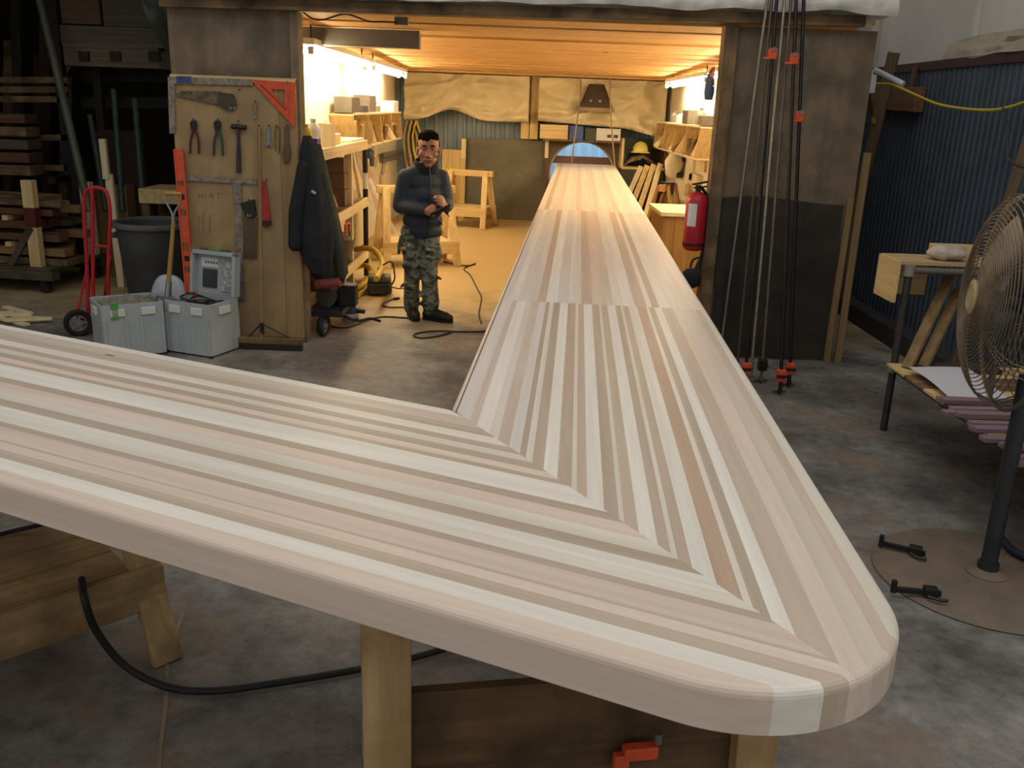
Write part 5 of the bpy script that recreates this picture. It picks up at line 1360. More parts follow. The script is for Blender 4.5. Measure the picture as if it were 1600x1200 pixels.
canvas('canvas_tarp', 'cream canvas tarp gathered along the top left of the back wall', xl, xr-0.1, 15.6, 2.335, lambda u: 1.60 + 0.17*math.exp(-((u-0.38)/0.17)**2) + 0.03*u, 0.4)
xl2, xr2 = PY(842, 150, 15.5).x, PY(1042, 150, 15.5).x
canvas('canvas_tarp', 'cream canvas tarp with a dark vent, top right of the back wall', xl2, xr2, 15.6, 2.335, lambda u: 1.66 - 0.10*u - 0.34*max(0, u-0.68), 2.1, 0.13)
hd0 = PY(931, 168, 15.35)
t = thing('vent_hood', 'dark tapered metal vent poking through the right tarp', 'vent', hd0)
MB().add([(-0.27, -0.02, 0), (0.27, -0.02, 0), (0.27, 0.2, 0), (-0.27, 0.2, 0), (-0.12, 0.06, 0.36), (0.12, 0.06, 0.36), (0.12, 0.2, 0.36), (-0.12, 0.2, 0.36)], [(0,3,2,1),(4,5,6,7),(0,1,5,4),(1,2,6,5),(2,3,7,6),(3,0,4,7)]).build('hood', pm('dark_brown_metal', '#4b3a30', 0.6, 0.3), t, bevel=0.006)
MB().box((-0.30, -0.05, -0.07), (0.30, 0.2, 0.0)).build('lip', pm('tan_lip', '#8d7b5f', 0.7), t, bevel=0.01)
for x in (-0.09, 0.06): MB().cyl((x, -0.02, 0.10), (x, -0.035, 0.10), 0.02).build('rivet', STEEL, t)
for i, (a, b) in enumerate((((907, 150), (893, 256)), ((953, 150), (962, 275)))):
    tag(MB().tube(smooth_path([PY(a[0], a[1]-35, 15.3), PY(a[0], a[1], 15.25), PY((a[0]*2+b[0])/3-1, a[1]+40, 15.25), PY(b[0], b[1], 15.25)], 5), 0.012, 6).build('rope', pm('tan_rope', '#a08a62', 0.8), smooth=True), ('left' if i == 0 else 'right') + ' rope hanging from the ceiling in front of the round opening', 'rope')
sz = PY(900, 218, 15.6).z
s0, s1 = PY(848, 218, 15.5).x, PY(975, 218, 15.5).x
tag(MB().box((s0, 15.42, sz-0.03), (s1, 15.72, sz+0.0)).build('wall_shelf', OLDW, bevel=0.003), 'narrow wooden shelf over the round opening', 'shelf')
def onshelf(x0, x1, y0, name, label, mat, cat='box'):
    a, b = PY(x0, y0, 15.5), PY(x1, y0, 15.5)
    return tag(MB().box((a.x, 15.46, sz+0.001), (b.x, 15.66, a.z)).build(name, mat, bevel=0.006), label, cat)
onshelf(844, 888, 194, 'wooden_box', 'long pine box on the shelf over the round opening', PINE)
bb = onshelf(890, 912, 196, 'blue_bin', 'blue plastic bin on the shelf over the round opening', pm('bin_blue', '#3d5391', 0.5), 'bin')
onshelf(914, 931, 200, 'green_box', 'dark green box on the shelf between the blue bin and the white carton', pm('dark_green_box', '#3d4433', 0.6))
wb = onshelf(932, 970, 200, 'white_carton', 'white carton with dark print on the shelf over the round opening', WHITE, 'carton')
c_ = wb.location
for k in (0, 1): MB().box((-0.02+0.11*k, -0.105, 0.05), (0.05+0.11*k, -0.1, 0.10)).build('print', pm('dark_print', '#3b3a36', 0.6), wb)
# cabinet right of the arch
cx0, cx1 = PY(970, 260, 15.5).x, PY(1036, 260, 15.5).x
cz = PY(1000, 262, 15.4).z; ct = PY(1000, 222, 15.4).z
t = thing('cabinet', 'dark cabinet with an open upper shelf right of the round opening', 'cabinet', ((cx0+cx1)/2, 15.55, 0))
hw = (cx1-cx0)/2
MB().box((-hw, -0.18, 0), (hw, 0.2, cz-0.03)).build('door', pm('dark_cabinet', '#45453d', 0.7), t, bevel=0.004)
MB().box((-hw, -0.2, cz-0.03), (hw, 0.2, cz+0.01)).build('shelf_board', PINE, t, bevel=0.003)
MB().box((-hw-0.02, -0.2, cz), (-hw+0.02, 0.2, ct+0.05)).build('side', PINE, t, bevel=0.003)
MB().box((hw-0.02, -0.2, cz), (hw+0.02, 0.2, ct+0.05)).build('side', OLDW, t, bevel=0.003)
MB().box((-hw, 0.17, cz), (hw, 0.2, ct+0.05)).build('back', pm('dark_cabinet', '#45453d', 0.7), t)
p = PY(1001, 238, 15.36)
t = thing('hard_hat', 'yellow hard hat on the heap in the cabinet shelf', 'hard hat', (p.x, 15.42, p.z))
HY = pm('hat_yellow', '#e6d873', 0.5)
MB().lathe([(0.125, 0), (0.125, 0.03), (0.115, 0.09), (0.08, 0.14), (0.03, 0.165), (0.0, 0.168)], 24, cap=False).build('shell', HY, t, smooth=True)
MB().lathe([(0.12, 0.0), (0.16, -0.008), (0.16, 0.0), (0.12, 0.012)], 24, cap=False).build('brim', HY, t, smooth=True)
MB().beam((0, -0.12, 0.06), (0, 0.0, 0.165), 0.025, 0.02).build('ridge', HY, t)
def junk(u, v):
    x = (u-0.5)*0.55; y = (v-0.5)*0.3
    return ((cx0+cx1)/2 - 0.04 + x, 15.48 + y, cz + 0.015 + 0.20*max(0, 1-(2*u-1)**2)*(0.7+0.5*nz3(u*6, v*5, 1)))
tag(MB().sheet(junk, 20, 12, 0.01).build('rag_heap', pm('grey_rags', '#857c66', 0.85, 0, 0.4, 14), smooth=True), 'heap of grey rags under the yellow hard hat', 'rags')

# ------------------------------------------------------------------ fire extinguisher and things by the right jamb
e = PY(1090, 388, 7.02)
t = thing('fire_extinguisher', 'red fire extinguisher hung on the right jamb', 'fire extinguisher', (1.36, 7.05, e.z))
ez = PY(1090, 300, 7.02).z - e.z
MB().lathe([(0.0, -0.02), (0.055, -0.02), (0.078, 0.0), (0.082, 0.02), (0.082, ez*0.84), (0.07, ez*0.93), (0.035, ez*0.99), (0.025, ez*1.0), (0.0, ez)], 30, cap=False).build('cylinder', RED, t, smooth=True)
MB().lathe([(0.0825, 0.02), (0.084, 0.022), (0.084, 0.045), (0.0825, 0.047)], 30, cap=False).build('band', pm('dark_band', '#4a1517', 0.5), t, smooth=True)
def lab(u, v):
    a = -2.55 + 0.85*u
    return (0.0835*math.cos(a), 0.0835*math.sin(a), ez*0.40 + ez*0.40*v)
MB().sheet(lab, 10, 4, 0.001).build('paper_label', WHITE, t, smooth=True)
MB().cyl((0, 0, ez), (0, 0, ez+0.05), 0.022, None, 12).build('valve', BLACK, t, smooth=True)
MB().beam((-0.05, -0.03, ez+0.055), (0.07, 0.03, ez+0.075), 0.025, 0.015).build('lever', BLACK, t, bevel=0.003)
MB().beam((-0.04, -0.03, ez+0.03), (0.07, 0.03, ez+0.04), 0.022, 0.012).build('carry_handle', BLACK, t, bevel=0.003)
MB().tube(smooth_path([(0.03, 0.02, ez+0.03), (0.085, 0.03, ez-0.06), (0.088, 0.02, ez*0.4), (0.085, 0.0, 0.0), (0.06, -0.02, -0.10)], 5), 0.012, 8).build('hose', BLACK, t, smooth=True)
MB().cyl((0.06, -0.02, -0.09), (0.045, -0.03, -0.17), 0.014, 0.026, 12).build('horn', BLACK, t, smooth=True)
p = PY(1081, 430, 7.1)
t = thing('clamp_lamp', 'black round work lamp hanging low on the right jamb', 'lamp', (1.36, 7.08, p.z-0.06))
MB().lathe([(0.0, 0.0), (0.03, 0.0), (0.075, 0.06), (0.08, 0.10), (0.06, 0.11), (0.0, 0.11)], 22, Matrix.Translation((-0.01, -0.03, 0.06)) @ Euler((math.pi/2, 0.3, 0)).to_matrix().to_4x4(), cap=False).build('shade', BLACK, t, smooth=True)
MB().tube(smooth_path([(0.0, 0.0, 0.08), (0.01, 0, 0.17), (0.05, 0.0, 0.2), (0.085, 0, 0.2)], 4), 0.008, 8).build('cord', BLACK, t, smooth=True)
MB().box((0.03, -0.02, -0.02), (0.08, 0.02, 0.02)).build('clip', BLACK, t, bevel=0.004)
# low pine case behind the extinguisher
t = thing('pine_case', 'plain pine case standing behind the extinguisher', 'case', (1.78, 9.6, 0))
MB().box((-0.32, -0.35, 0), (0.4, 0.5, 0.86)).build('carcass', wood('brown_pine', '#ab8450', '#85612f', 0.65), t, bevel=0.004)
MB().box((-0.35, -0.38, 0.86), (0.43, 0.53, 0.90)).build('top', PINE2, t, bevel=0.004)
MB().beam((-0.33, -0.36, 0.05), (-0.33, 0.5, 0.45), 0.03, 0.08).build('slanted_rail', PINE, t)
tag(MB().box((1.30, 8.1, 0), (1.36, 8.5, 0.42)).build('offcut_board', OLDW, bevel=0.003), 'dark board end standing behind the bar by the jamb', 'board')
for k in range(8):
    p = PZ(1052 + 5*(k % 4), 405 + 4*k, 0)
    tag(MB().cbox((p.x, p.y, 0.01), (0.14, 0.03, 0.012), (0, 0, random.uniform(-1, 1))).build('wood_chip', OLDW), 'wood chip on the floor right of the bar, %s from the back' % ORD[k], 'chip', 'wood chips on the floor right of the bar')

# red rag and blue thing high on the right jamb
p = PY(1131, 105, 7.12)
tag(MB().sheet(lambda u, v: (1.43 - 0.02 - 0.03*math.sin(v*4)*u, 7.10+0.06*u, p.z - 0.14*v), 5, 8, 0.004).build('red_rag', RED, smooth=True), 'red rag tucked high on the right jamb', 'rag')
p = PY(1124, 135, 7.2)
tag(MB().lathe([(0, 0), (0.03, 0.0), (0.04, 0.05), (0.035, 0.14), (0.012, 0.2), (0, 0.2)], 14, Matrix.Translation((1.395, 7.16, p.z-0.1)), cap=False).build('blue_bottle', pm('slate_blue', '#5b6b82', 0.4), smooth=True), 'slate blue bottle hanging inside the right jamb', 'bottle')

# grey channel under the ceiling
a = PY(655, 50, 8.2); b = PY(655, 76, 8.2)
tag(MB().box((-2.08, 8.2, b.z), (a.x, 8.34, a.z+0.01)).build('steel_channel', pm('mid_grey_metal', '#6c6760', 0.5, 0.2), bevel=0.004), 'long dark grey metal channel under the ceiling of the back room', 'channel')
p = PY(628, 35, 7.35)
tag(MB().box((p.x-0.05, 7.3, p.z-0.02), (p.x+0.05, 7.36, p.z+0.06)).build('outlet_box', pm('mid_grey_metal', '#6c6760', 0.5, 0.2)), 'small grey outlet box on the ceiling edge', 'electrical box')
tag(MB().tube(smooth_path([PY(472, 18, 7.2), PY(490, 30, 7.2), PY(508, 30, 7.2), PY(540, 22, 7.2), PY(575, 33, 7.2), PY(600, 34, 7.2), p], 6), 0.006, 6).build('ceiling_wire', BLACK, smooth=True), 'black wire looped along the ceiling edge', 'wire')
# thin wires along the wall tops
tag(MB().tube(smooth_path([PX(490, 72, -2.0), PX(520, 80, -2.0), PX(545, 76, -2.0), PX(570, 90, -2.0), PX(600, 95, -2.0), PX(620, 100, -2.0)], 5), 0.008, 6).build('ceiling_wire', BLACK, smooth=True), 'dark wire running along the top of the left wall', 'wire')

# ------------------------------------------------------------------ floor of the opening: machine, sander, vacuum, hoses, cords
w0 = PZ(490, 531, 0)
t = thing('wheeled_machine', 'dusty wheeled machine tucked behind the partition under the coats', 'machine', (-1.62, 7.35, 0))
wheel((0.06, -0.12, 0.09), 0.09, 0.05, (1, -0.25, 0), t, BLACK, GR)
MB().box((-0.06, -0.16, 0.17), (0.22, 0.28, 0.22)).build('frame', DSTEEL, t, bevel=0.005)
MB().cyl((0.06, 0.0, 0.30), (0.10, 0.3, 0.30), 0.085, None, 18).build('motor', pm('dusty_grey', '#5f5a50', 0.6), t, smooth=True)
MB().box((0.16, 0.02, 0.22), (0.30, 0.16, 0.40)).build('switch_box', BLACK, t, bevel=0.01)
MB().tube(smooth_path([(0.1, 0.0, 0.2), (0.3, -0.03, 0.12), (0.42, 0.02, 0.13), (0.5, 0.06, 0.1)], 4), 0.012, 8).build('handle', DSTEEL, t, smooth=True)
MB().cyl((0.0, -0.1, 0.42), (0.2, -0.1, 0.45), 0.04).build('red_cap', pm('faded_red', '#a0524a', 0.6), t, smooth=True)
s = PZ(548, 500, 0)
t = thing('orbital_sander', 'blue orbital sander standing on the concrete floor', 'sander', (s.x, s.y, 0))
SBL = pm('tool_navy', '#2f3f58', 0.5)
MB().lathe([(0, 0.0), (0.075, 0.0), (0.078, 0.02), (0.0, 0.022)], 26, cap=False).build('pad', pm('pad_grey', '#8f9496', 0.6), t, smooth=True)
MB().lathe([(0.06, 0.022), (0.072, 0.03), (0.07, 0.055), (0.055, 0.065)], 26, cap=True).build('skirt', pm('pad_pale', '#b0b4b5', 0.5), t, smooth=True)
MB().lathe([(0.058, 0.06), (0.052, 0.10), (0.042, 0.12), (0.044, 0.145), (0.06, 0.155), (0.058, 0.175), (0.03, 0.185), (0.0, 0.186)], 24, cap=False).build('body', SBL, t, smooth=True)
MB().tube([(0.05, 0, 0.085), (0.11, 0.01, 0.08), (0.125, 0.01, 0.075)], [0.022, 0.018, 0.02], 10).build('dust_port', BLACK, t, smooth=True)
v_ = PZ(592, 462, 0)
t = thing('shop_vacuum', 'small dark shop vacuum with a yellow hose', 'vacuum', (v_.x, v_.y+0.05, 0), 0.15)
MB().box((-0.12, -0.11, 0.02), (0.12, 0.12, 0.14)).build('tank', pm('dusty_black', '#383632', 0.6), t, bevel=0.025)
MB().box((-0.115, -0.105, 0.14), (0.115, 0.115, 0.20)).build('lid', pm('dusty_grey', '#5f5a50', 0.6), t, bevel=0.02)
MB().cyl((0, 0, 0.2), (0.01, 0, 0.27), 0.03, None, 12).build('inlet', BLACK, t, smooth=True)
MB().tube(smooth_path([(0.11, 0.02, 0.08), (0.15, -0.02, 0.18), (0.12, 0.0, 0.33), (0.03, 0.0, 0.30)], 5), 0.008, 8).build('cord', BLACK, t, smooth=True)
YH_ = pm('yellow_hose', '#b79a26', 0.5, 0, 0.25, 20)
tag(MB().tube(smooth_path([PZ(588, 436, 0.28), PY(598, 412, 9.2), PY(586, 392, 9.4), PY(570, 388, 9.5), PY(556, 390, 9.55)], 6), 0.03, 10).build('yellow_hose', YH_, smooth=True), 'yellow hose rising from the shop vacuum', 'hose')
tag(MB().tube(smooth_path([PZ(516, 474, 0.03), PZ(535, 464, 0.03), PZ(556, 452, 0.04), PZ(574, 438, 0.06), PZ(582, 424, 0.10), PZ(572, 415, 0.14), PZ(556, 418, 0.12), PZ(540, 428, 0.08), PZ(528, 440, 0.05)], 6), 0.03, 10).build('yellow_hose', YH_, smooth=True), 'yellow hose coiled on the floor beside the shop vacuum', 'hose')
tag(MB().tube(smooth_path([PZ(522, 480, 0.035), PZ(545, 472, 0.03), PZ(568, 455, 0.03), PZ(580, 445, 0.03)], 6), 0.026, 10).build('yellow_hose', YH_, smooth=True), 'straight end of yellow hose lying in front of the coil', 'hose')
CORD = pm('brown_cord', '#3f3428', 0.6)
def cord(label, pts, r=0.008): tag(MB().tube(smooth_path([PZ(x, y, r) for x, y in pts], 6), r, 6).build('extension_cord', CORD, smooth=True), label, 'cord')
cord('cord running from the sander to the man\'s feet', [(560, 488), (540, 480), (520, 487), (508, 500), (520, 510), (545, 511), (575, 500), (600, 495), (640, 497)])
cord('short cord with a plug beside the man\'s feet', [(616, 467), (603, 472), (598, 477), (608, 480), (632, 480)])
cord('long looped cord in front of the man', [(780, 516), (750, 518), (715, 518), (680, 517), (655, 520), (646, 525), (660, 528), (685, 525), (705, 519)])
cord('wavy cord on the sawdust right of the man', [(694, 409), (715, 414), (735, 415), (742, 412), (725, 420), (735, 430), (745, 450), (752, 465), (748, 490), (752, 505)])
cord('cord lying behind the man\'s legs', [(607, 447), (625, 451), (640, 448), (655, 447)], 0.006)
MB_pl = MB().cyl(PZ(616, 467, 0.014), PZ(624, 466, 0.014), 0.014, 0.012, 10)
tag(MB_pl.build('plug', BLACK, smooth=True), 'black plug at the end of the short cord', 'plug')

# ------------------------------------------------------------------ the man
mf = PZ(660, 497, 0)
man_o = Vector((mf.x, mf.y, 0))
def fuse(o, vox, it=6, fac=0.5):
    rm = o.modifiers.new('fuse', 'REMESH'); rm.mode = 'VOXEL'; rm.voxel_size = vox; rm.use_smooth_shade = True
    if it:
        sm = o.modifiers.new('soften', 'SMOOTH'); sm.iterations = it; sm.factor = fac
    return o
SKIN = pm('skin', '#a9785c', 0.5, 0, 0.12, 14)
head = Vector((0.045, -0.035, 1.475))
Rh = Euler((0.05, 0.0, 0.10)).to_matrix()
def hp_(x, y, z): return head + Rh @ Vector((x, y, z))
b = MB()
# head: skull, jaw, brow, cheeks, nose, lips, chin, ears, neck
b.ell(hp_(0, 0.015, 0.035), (0.078, 0.098, 0.095), Rh, 20, 14)
b.ell(hp_(0, -0.022, -0.045), (0.062, 0.072, 0.075), Rh, 18, 12)
b.ell(hp_(0, -0.058, -0.10), (0.030, 0.028, 0.022), Rh)
for s_ in (-1, 1):
    b.ell(hp_(s_*0.042, -0.055, -0.022), (0.028, 0.026, 0.028), Rh)
    b.ell(hp_(s_*0.030, -0.078, 0.034), (0.030, 0.014, 0.010), Rh)
    b.ell(hp_(s_*0.082, 0.012, -0.01), (0.010, 0.022, 0.034), Rh)
    b.ell(hp_(s_*0.012, -0.098, -0.036), (0.011, 0.012, 0.010), Rh)
b.limb([hp_(0, -0.082, 0.02), hp_(0, -0.098, -0.01), hp_(0, -0.106, -0.030)], [0.010, 0.012, 0.015])
b.ell(hp_(0, -0.088, -0.062), (0.026, 0.010, 0.007), Rh)
b.ell(hp_(0, -0.085, -0.075), (0.023, 0.011, 0.008), Rh)
HS = 1.10
HM = Rh @ Matrix.Diagonal((HS*1.06, HS, HS*1.04)) @ Rh.transposed()
b.v = [head + HM @ (v_ - head) for v_ in b.v]
b.limb([hp_(0, 0.01, -0.06), Vector((0.02, 0.0, 1.34)), Vector((0.0, 0.01, 1.25))], [0.056, 0.058, 0.06])
# trunk and limbs (mostly under the clothes)
b.limb([Vector((0.0, 0.01, 1.22)), Vector((-0.01, 0.02, 1.05)), Vector((-0.03, 0.01, 0.88))], [0.085, 0.09, 0.10])
SL, SR = Vector((-0.150, -0.05, 1.245)), Vector((0.150, 0.06, 1.245))
EL, ER = Vector((-0.195, -0.05, 1.00)), Vector((0.205, 0.0, 1.02))
HL, HR = Vector((0.045, -0.235, 0.985)), Vector((0.21, -0.255, 1.035))
b.limb([SL, EL, HL], [0.05, 0.042, 0.030]); b.limb([SR, ER, HR], [0.05, 0.042, 0.030])
b.limb([Vector((0, 0, 1.22)), SL], [0.06, 0.045]); b.limb([Vector((0, 0, 1.22)), SR], [0.06, 0.045])
KL, KR = Vector((-0.085, -0.03, 0.47)), Vector((0.06, -0.06, 0.47))
AL, AR = Vector((-0.10, 0.06, 0.09)), Vector((0.075, -0.05, 0.085))
b.limb([Vector((-0.105, 0.0, 0.84)), KL, AL], [0.075, 0.055, 0.04]); b.limb([Vector((0.04, 0.02, 0.84)), KR, AR], [0.075, 0.055, 0.04])
# hands: palm, four unequal curled fingers and a thumb from the side of the palm
def hand(b, wr, fwd, side, up):
    fwd, side, up = Vector(fwd).normalized(), Vector(side).normalized(), Vector(up).normalized()
    pc = wr + fwd*0.055
    b.limb([wr, wr + fwd*0.03], [0.028, 0.030])
    for k in range(4):
        o = (k-1.5)*0.0215
        kn = wr + fwd*(0.088 - 0.004*abs(k-1.2)) + side*o
        b.limb([wr + fwd*0.02 + side*o*0.7, kn], [0.015, 0.0105])
        L_ = (0.034, 0.040, 0.037, 0.028)[k]
        j1 = kn + (fwd*0.72 - up*0.7)*L_
        j2 = j1 + (fwd*0.10 - up*0.95)*L_*0.8
        j3 = j2 + (-fwd*0.55 - up*0.7)*L_*0.6
        b.limb([kn, j1, j2, j3], [0.0098, 0.0092, 0.0085, 0.008])
    tb = wr + fwd*0.025 + side*(-0.030)
    b.limb([tb, tb + fwd*0.030 - side*0.020 - up*0.006, tb + fwd*0.058 - side*0.020 - up*0.02, tb + fwd*0.075 - side*0.010 - up*0.032], [0.016, 0.0135, 0.0115, 0.0095])
hand(b, HL, (0.85, -0.45, 0.02), (-0.2, -0.25, -0.95), (0.35, -0.85, 0.2))
hand(b, HR, (-0.15, -0.75, 0.35), (0.1, -0.35, -0.9), (0.85, -0.3, -0.2))
PER = b.build('person', SKIN, loc=(0, 0, 0))
PER.location = man_o
fuse(PER, 0.0055, 3, 0.4)
tag(PER, 'smiling dark-haired man in a navy jacket and camouflage trousers walking by the bar', 'person')
# eyes, brows, mouth
def hp_(x, y, z): return head + Rh @ Vector((x*HS*1.06, y*HS, z*HS*1.04))
EYE = pm('eye_white', '#8f857a', 0.3); IRI = pm('iris_dark', '#2a1d15', 0.3)
for s_ in (-1, 1):
    MB().ell(hp_(s_*0.030, -0.082, 0.016), (0.0125, 0.007, 0.005), Rh, 12, 8).build('eye', EYE, PER, smooth=True)
    MB().ell(hp_(s_*0.030, -0.0885, 0.016), (0.0058, 0.0035, 0.0052), Rh, 10, 6).build('iris', IRI, PER, smooth=True)
    MB().tube(smooth_path([hp_(s_*0.013, -0.094, 0.036), hp_(s_*0.030, -0.094, 0.043), hp_(s_*0.048, -0.080, 0.036)], 4), 0.0055, 6).build('eyebrow', pm('black_hair', '#17130f', 0.95, 0, 0.3, 40, spec=0.1), PER, smooth=True)
MB().tube(smooth_path([hp_(-0.028, -0.086, -0.063), hp_(0, -0.0975, -0.069), hp_(0.028, -0.086, -0.063)], 4), 0.0035, 6).build('mouth_line', pm('mouth_dark', '#5d332b', 0.5), PER, smooth=True)
h_ = MB()
h_.ell(hp_(0, 0.030, 0.088), (0.0925, 0.108, 0.070), Rh, 20, 12)
h_.ell(hp_(0, 0.06, 0.02), (0.086, 0.072, 0.077), Rh, 16, 10)
for k in range(26):
    a = random.uniform(0, 2*math.pi); r = random.uniform(0.2, 1)
    h_.ell(hp_(0.066*r*math.cos(a), 0.012+0.075*r*math.sin(a), 0.128 - 0.045*r*r), (0.022, 0.022, 0.024), Rh, 8, 6)
for s_ in (-1, 1): h_.ell(hp_(s_*0.076, 0.02, 0.035), (0.010, 0.028, 0.035), Rh)
for k in range(7): h_.ell(hp_((k-3)*0.020, -0.040+0.004*abs(k-3)**1.5, 0.128-0.003*abs(k-3)**1.6), (0.018, 0.022, 0.018), Rh, 8, 6)
h_.v = [v_ for v_ in h_.v]
for k in range(9): h_.ell(hp_((k-4)*0.0165, -0.058+0.0035*abs(k-4)**1.5, 0.105+random.uniform(-0.004, 0.006)), (0.012, 0.012, 0.016), Rh, 8, 6)
hair = h_.build('hair', pm('black_hair', '#17130f', 0.95, 0, 0.3, 40, spec=0.1), PER)
fuse(hair, 0.007, 1, 0.4)
# jacket
JK = pm('navy_jacket', '#353c47', 0.75, 0, 0.25, 9, bump=0.25)
j = MB()
Rb = Euler((0, 0, 0.25)).to_matrix()
for z, rx, ry, cx_ in ((1.27, 0.11, 0.09, 0.005), (1.20, 0.16, 0.12, 0.005), (1.10, 0.180, 0.145, 0.0), (0.98, 0.182, 0.158, -0.005), (0.88, 0.178, 0.150, -0.005), (0.80, 0.168, 0.14, 0.0)):
    j.ell(Vector((cx_, 0.0, z)), (rx, ry, 0.105), Rb, 24, 10)
j.lathe([(0.0, 0.745), (0.158, 0.745), (0.170, 0.76), (0.174, 0.80), (0.0, 0.80)], 28, Matrix.Diagonal((1, 0.76, 1, 1)) @ Matrix.Rotation(0.2, 4, 'Z'), cap=False)
def sleeve(S_, E_, H_):
    mid = (S_+E_)/2; w_ = E_ + (H_-E_)*0.5; c = E_ + (H_-E_)*0.93
    j.limb([S_, mid + Vector((0, 0.01, 0)), E_, w_, c], [0.072, 0.074, 0.066, 0.056, 0.046])
    for k in range(4):
        p = E_ + (H_-E_)*(0.12+0.2*k)
        j.ell(p + Vector((0, 0, 0.006)), (0.046, 0.046, 0.05), None, 12, 8)
sleeve(SL, EL, HL); sleeve(SR, ER, HR)
j.limb([Vector((0.01, 0, 1.31)), SL + Vector((0.02, 0, 0.0))], [0.085, 0.07]); j.limb([Vector((0.01, 0, 1.31)), SR + Vector((-0.02, 0, 0))], [0.075, 0.07])
# wrinkles
for k in range(16):
    z = random.uniform(0.82, 1.15); a = random.uniform(-2.6, -0.4)
    p = Rb @ Vector((0.19*math.cos(a), 0.135*math.sin(a), 0)); p.z = z
    j.limb([p, p + Vector((random.uniform(-.06, .06), 0.01, random.uniform(-.08, -.02)))], [0.012, 0.010], 8)
jk = j.build('jacket', JK, PER); fuse(jk, 0.011, 4, 0.5)
cl_ = MB().lathe([(0.112, -0.02), (0.110, 0.02), (0.100, 0.062), (0.092, 0.066), (0.084, 0.03), (0.08, -0.02), (0.112, -0.02)], 26, Matrix.Translation((0.02, -0.004, 1.325)) @ Euler((0.25, 0.1, 0)).to_matrix().to_4x4() @ Matrix.Diagonal((1.0, 0.92, 1, 1)), cap=False)
cl_.build('collar', pm('collar_dark', '#211f24', 0.8), jk, smooth=True)
MB().tube(smooth_path([(0.06, -0.098, 1.33), (0.075, -0.128, 1.2), (0.07, -0.152, 1.05), (0.06, -0.150, 0.9), (0.055, -0.135, 0.77)], 5), 0.006, 6).build('zip', pm('zip_dark', '#17181b', 0.4), jk, smooth=True)
MB().tube([(-0.02, -0.150, 1.17), (-0.10, -0.128, 1.18)], 0.005, 6).build('pocket_seam', pm('zip_dark', '#17181b', 0.4), jk, smooth=True)
# trousers
TRM, nt, bb_, N, L = _nodes('camouflage_cloth')
tc = N('ShaderNodeTexCoord'); n1 = N('ShaderNodeTexNoise'); n1.inputs['Scale'].default_value = 11; n1.inputs['Detail'].default_value = 2
mp = N('ShaderNodeMapping'); mp.inputs['Scale'].default_value = (1, 1, 1.6)
L(tc.outputs['Object'], mp.inputs[0]); L(mp.outputs[0], n1.inputs['Vector'])
rp = N('ShaderNodeValToRGB'); rp.color_ramp.interpolation = 'CONSTANT'
el = rp.color_ramp.elements; el[0].position = 0; el[0].color = lin('#3b3f38'); el[1].position = 0.45; el[1].color = lin('#666a5b')
e3 = el.new(0.54); e3.color = lin('#7f7d6d'); e4 = el.new(0.62); e4.color = lin('#4e5348')
L(n1.outputs['Fac'], rp.inputs['Fac']); L(rp.outputs['Color'], bb_.inputs['Base Color']); bb_.inputs['Roughness'].default_value = 0.85
p_ = MB()
p_.ell((-0.02, 0.0, 0.80), (0.165, 0.122, 0.13), Rb, 22, 12)
p_.limb([Vector((-0.095, 0.0, 0.78)), Vector((-0.09, -0.02, 0.62)), KL, Vector((-0.10, 0.01, 0.3)), Vector((-0.105, 0.05, 0.15)), Vector((-0.105, 0.05, 0.085))], [0.105, 0.092, 0.079, 0.070, 0.074, 0.068], 16)
p_.limb([Vector((0.055, 0.02, 0.78)), Vector((0.058, -0.03, 0.62)), KR, Vector((0.07, -0.055, 0.3)), Vector((0.08, -0.05, 0.16)), Vector((0.08, -0.05, 0.10))], [0.10, 0.09, 0.079, 0.072, 0.078, 0.07], 16)
for k in range(26):
    leg = random.choice([(KL, -1), (KR, 1)])[0]
    z = random.uniform(0.12, 0.7); a = random.uniform(-2.9, -0.2)
    p = Vector((leg.x + 0.085*math.cos(a), leg.y + 0.085*math.sin(a) + 0.03*(0.47-z), z))
    p_.limb([p, p + Vector((random.uniform(-.05, .05), 0.0, random.uniform(-.03, .03)))], [0.02, 0.015], 8)
p_.ell((0.13, -0.03, 0.60), (0.045, 0.07, 0.085), Rb, 14, 8)
tr_ = p_.build('trousers', TRM, PER); fuse(tr_, 0.011, 4, 0.5)
# boots
BT = pm('black_boot', '#1e1d1d', 0.6, 0, 0.3, 14)
for a_, toe in ((AL, Vector((-0.055, -0.10, 0.045))), (AR, Vector((0.25, -0.14, 0.045)))):
    q = MB(); heel = Vector((a_.x, a_.y, 0.0)); d = (toe-a_); d.z = 0; d.normalize()
    q.limb([a_ + Vector((0, 0, 0.05)), a_], [0.058, 0.056], 14)
    q.limb([heel - d*0.03 + Vector((0, 0, 0.05)), heel + d*0.07 + Vector((0, 0, 0.055)), heel + d*0.16 + Vector((0, 0, 0.045)), heel + d*0.20 + Vector((0, 0, 0.04))], [0.048, 0.052, 0.048, 0.038], 14)
    bo = q.build('boot', BT, PER); fuse(bo, 0.009, 3, 0.5)
    sp_ = MB(); s2 = Vector((-d.y, d.x, 0))
    out = [heel - d*0.075, heel - d*0.06 + s2*0.04, heel + d*0.05 + s2*0.046, heel + d*0.16 + s2*0.05, heel + d*0.225 + s2*0.03, heel + d*0.24, heel + d*0.225 - s2*0.03, heel + d*0.16 - s2*0.05, heel + d*0.05 - s2*0.046, heel - d*0.06 - s2*0.04]
    sp_.prism([(p.x, p.y) for p in out], 0.0, 0.022).build('sole', pm('sole_black', '#141414', 0.7), bo, bevel=0.004)
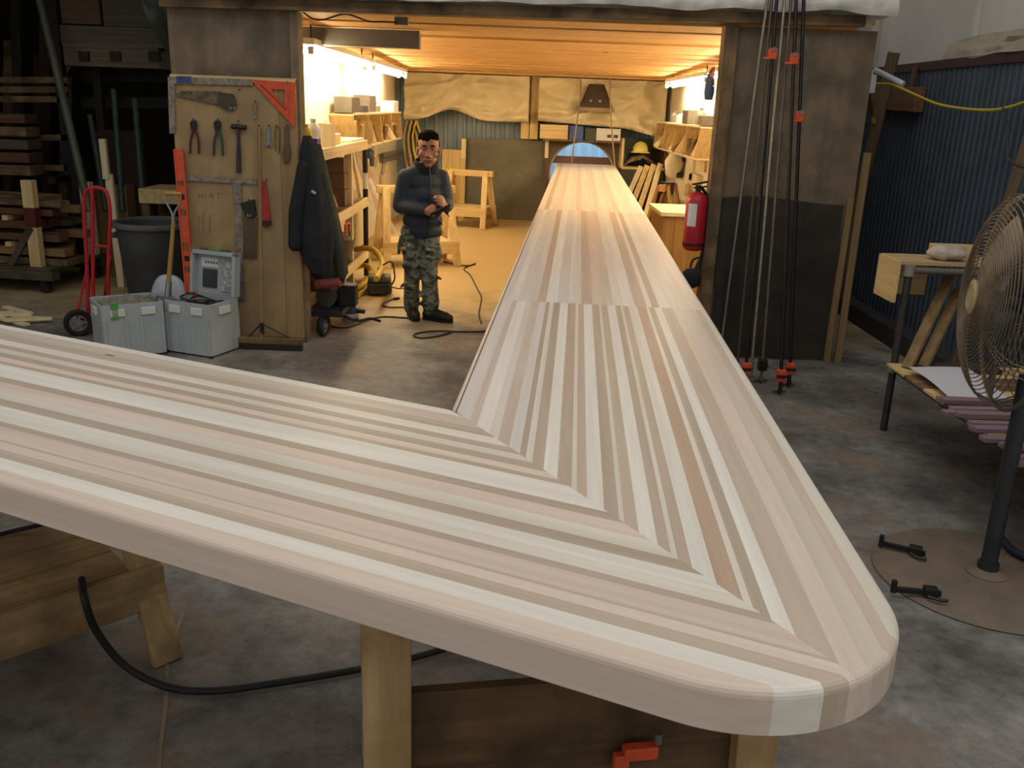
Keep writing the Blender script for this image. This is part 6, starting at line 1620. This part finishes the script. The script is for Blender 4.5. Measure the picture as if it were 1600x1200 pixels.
# keys or tie at the hip
MB().tube([(-0.19, -0.02, 0.74), (-0.20, -0.04, 0.66), (-0.21, -0.03, 0.58)], [0.012, 0.02, 0.012], 8).build('hip_rag', pm('grey_rag', '#5c564a', 0.8), PER, smooth=True)
# the dark tool between his hands
a = man_o + HL + Vector((0.075, -0.055, -0.01)); b2 = man_o + HR + Vector((0.02, -0.075, 0.0))
tag(MB().tube([a - (b2-a)*0.25, a, b2, b2 + (b2-a)*0.35], [0.012, 0.014, 0.013, 0.006], 10).build('hand_tool', BLACK, smooth=True), 'short dark tool held between the man\'s hands', 'tool')

# ------------------------------------------------------------------ lamps of the back room
def tube_lamp(name, label, p0, p1, es, housing=True):
    p0, p1 = Vector(p0), Vector(p1)
    t = thing(name, label, 'lamp', p0, group=None)
    d = p1 - p0; n = d.normalized(); sd = n.cross(Vector((0, 0, 1))).normalized()
    if housing:
        MB().beam(Vector((0, 0, 0.07)), d + Vector((0, 0, 0.07)), 0.16, 0.05).build('housing', WHITE, t, bevel=0.005)
    for f in (0.08, 0.92):
        q = d*f; zc = 2.47 - 0.12*(p0.y + q.y - 7.14)/8.66 + 0.01
        MB().cyl(q + Vector((0, 0, 0.09)), Vector((q.x, q.y, zc - p0.z)), 0.008, None, 8).build('hanger', DSTEEL, t)
    tm = pm('lit_tube_%d' % int(es), '#ffffff', 0.4, 0, 0, 1, emit='#ffe9c0', es=es)
    for k in (-1, 1):
        MB().cyl(sd*0.05*k + n*0.03, d + sd*0.05*k - n*0.03, 0.017, None, 12).build('tube', tm, t, smooth=True)
        for e in (0, 1):
            c = d*e + sd*0.05*k
            MB().cbox(c, (0.04, 0.04, 0.06)).build('socket', WHITE, t)
    return t
tube_lamp('tube_lamp', 'glowing twin tube lamp along the left wall of the back room, near the opening', (-1.8, 7.9, 2.24), (-1.8, 10.9, 2.24), 62)
tube_lamp('tube_lamp', 'glowing twin tube lamp along the left wall of the back room, at the far end', (-1.8, 11.2, 2.24), (-1.8, 14.2, 2.24), 62)
tube_lamp('tube_lamp', 'glowing twin tube lamp high along the right wall of the back room', (2.18, 11.2, 2.24), (2.18, 14.2, 2.24), 62)
tube_lamp('tube_lamp', 'glowing twin tube lamp in the right front of the back room, hidden by the jamb', (2.1, 7.6, 2.24), (2.1, 10.6, 2.24), 62)
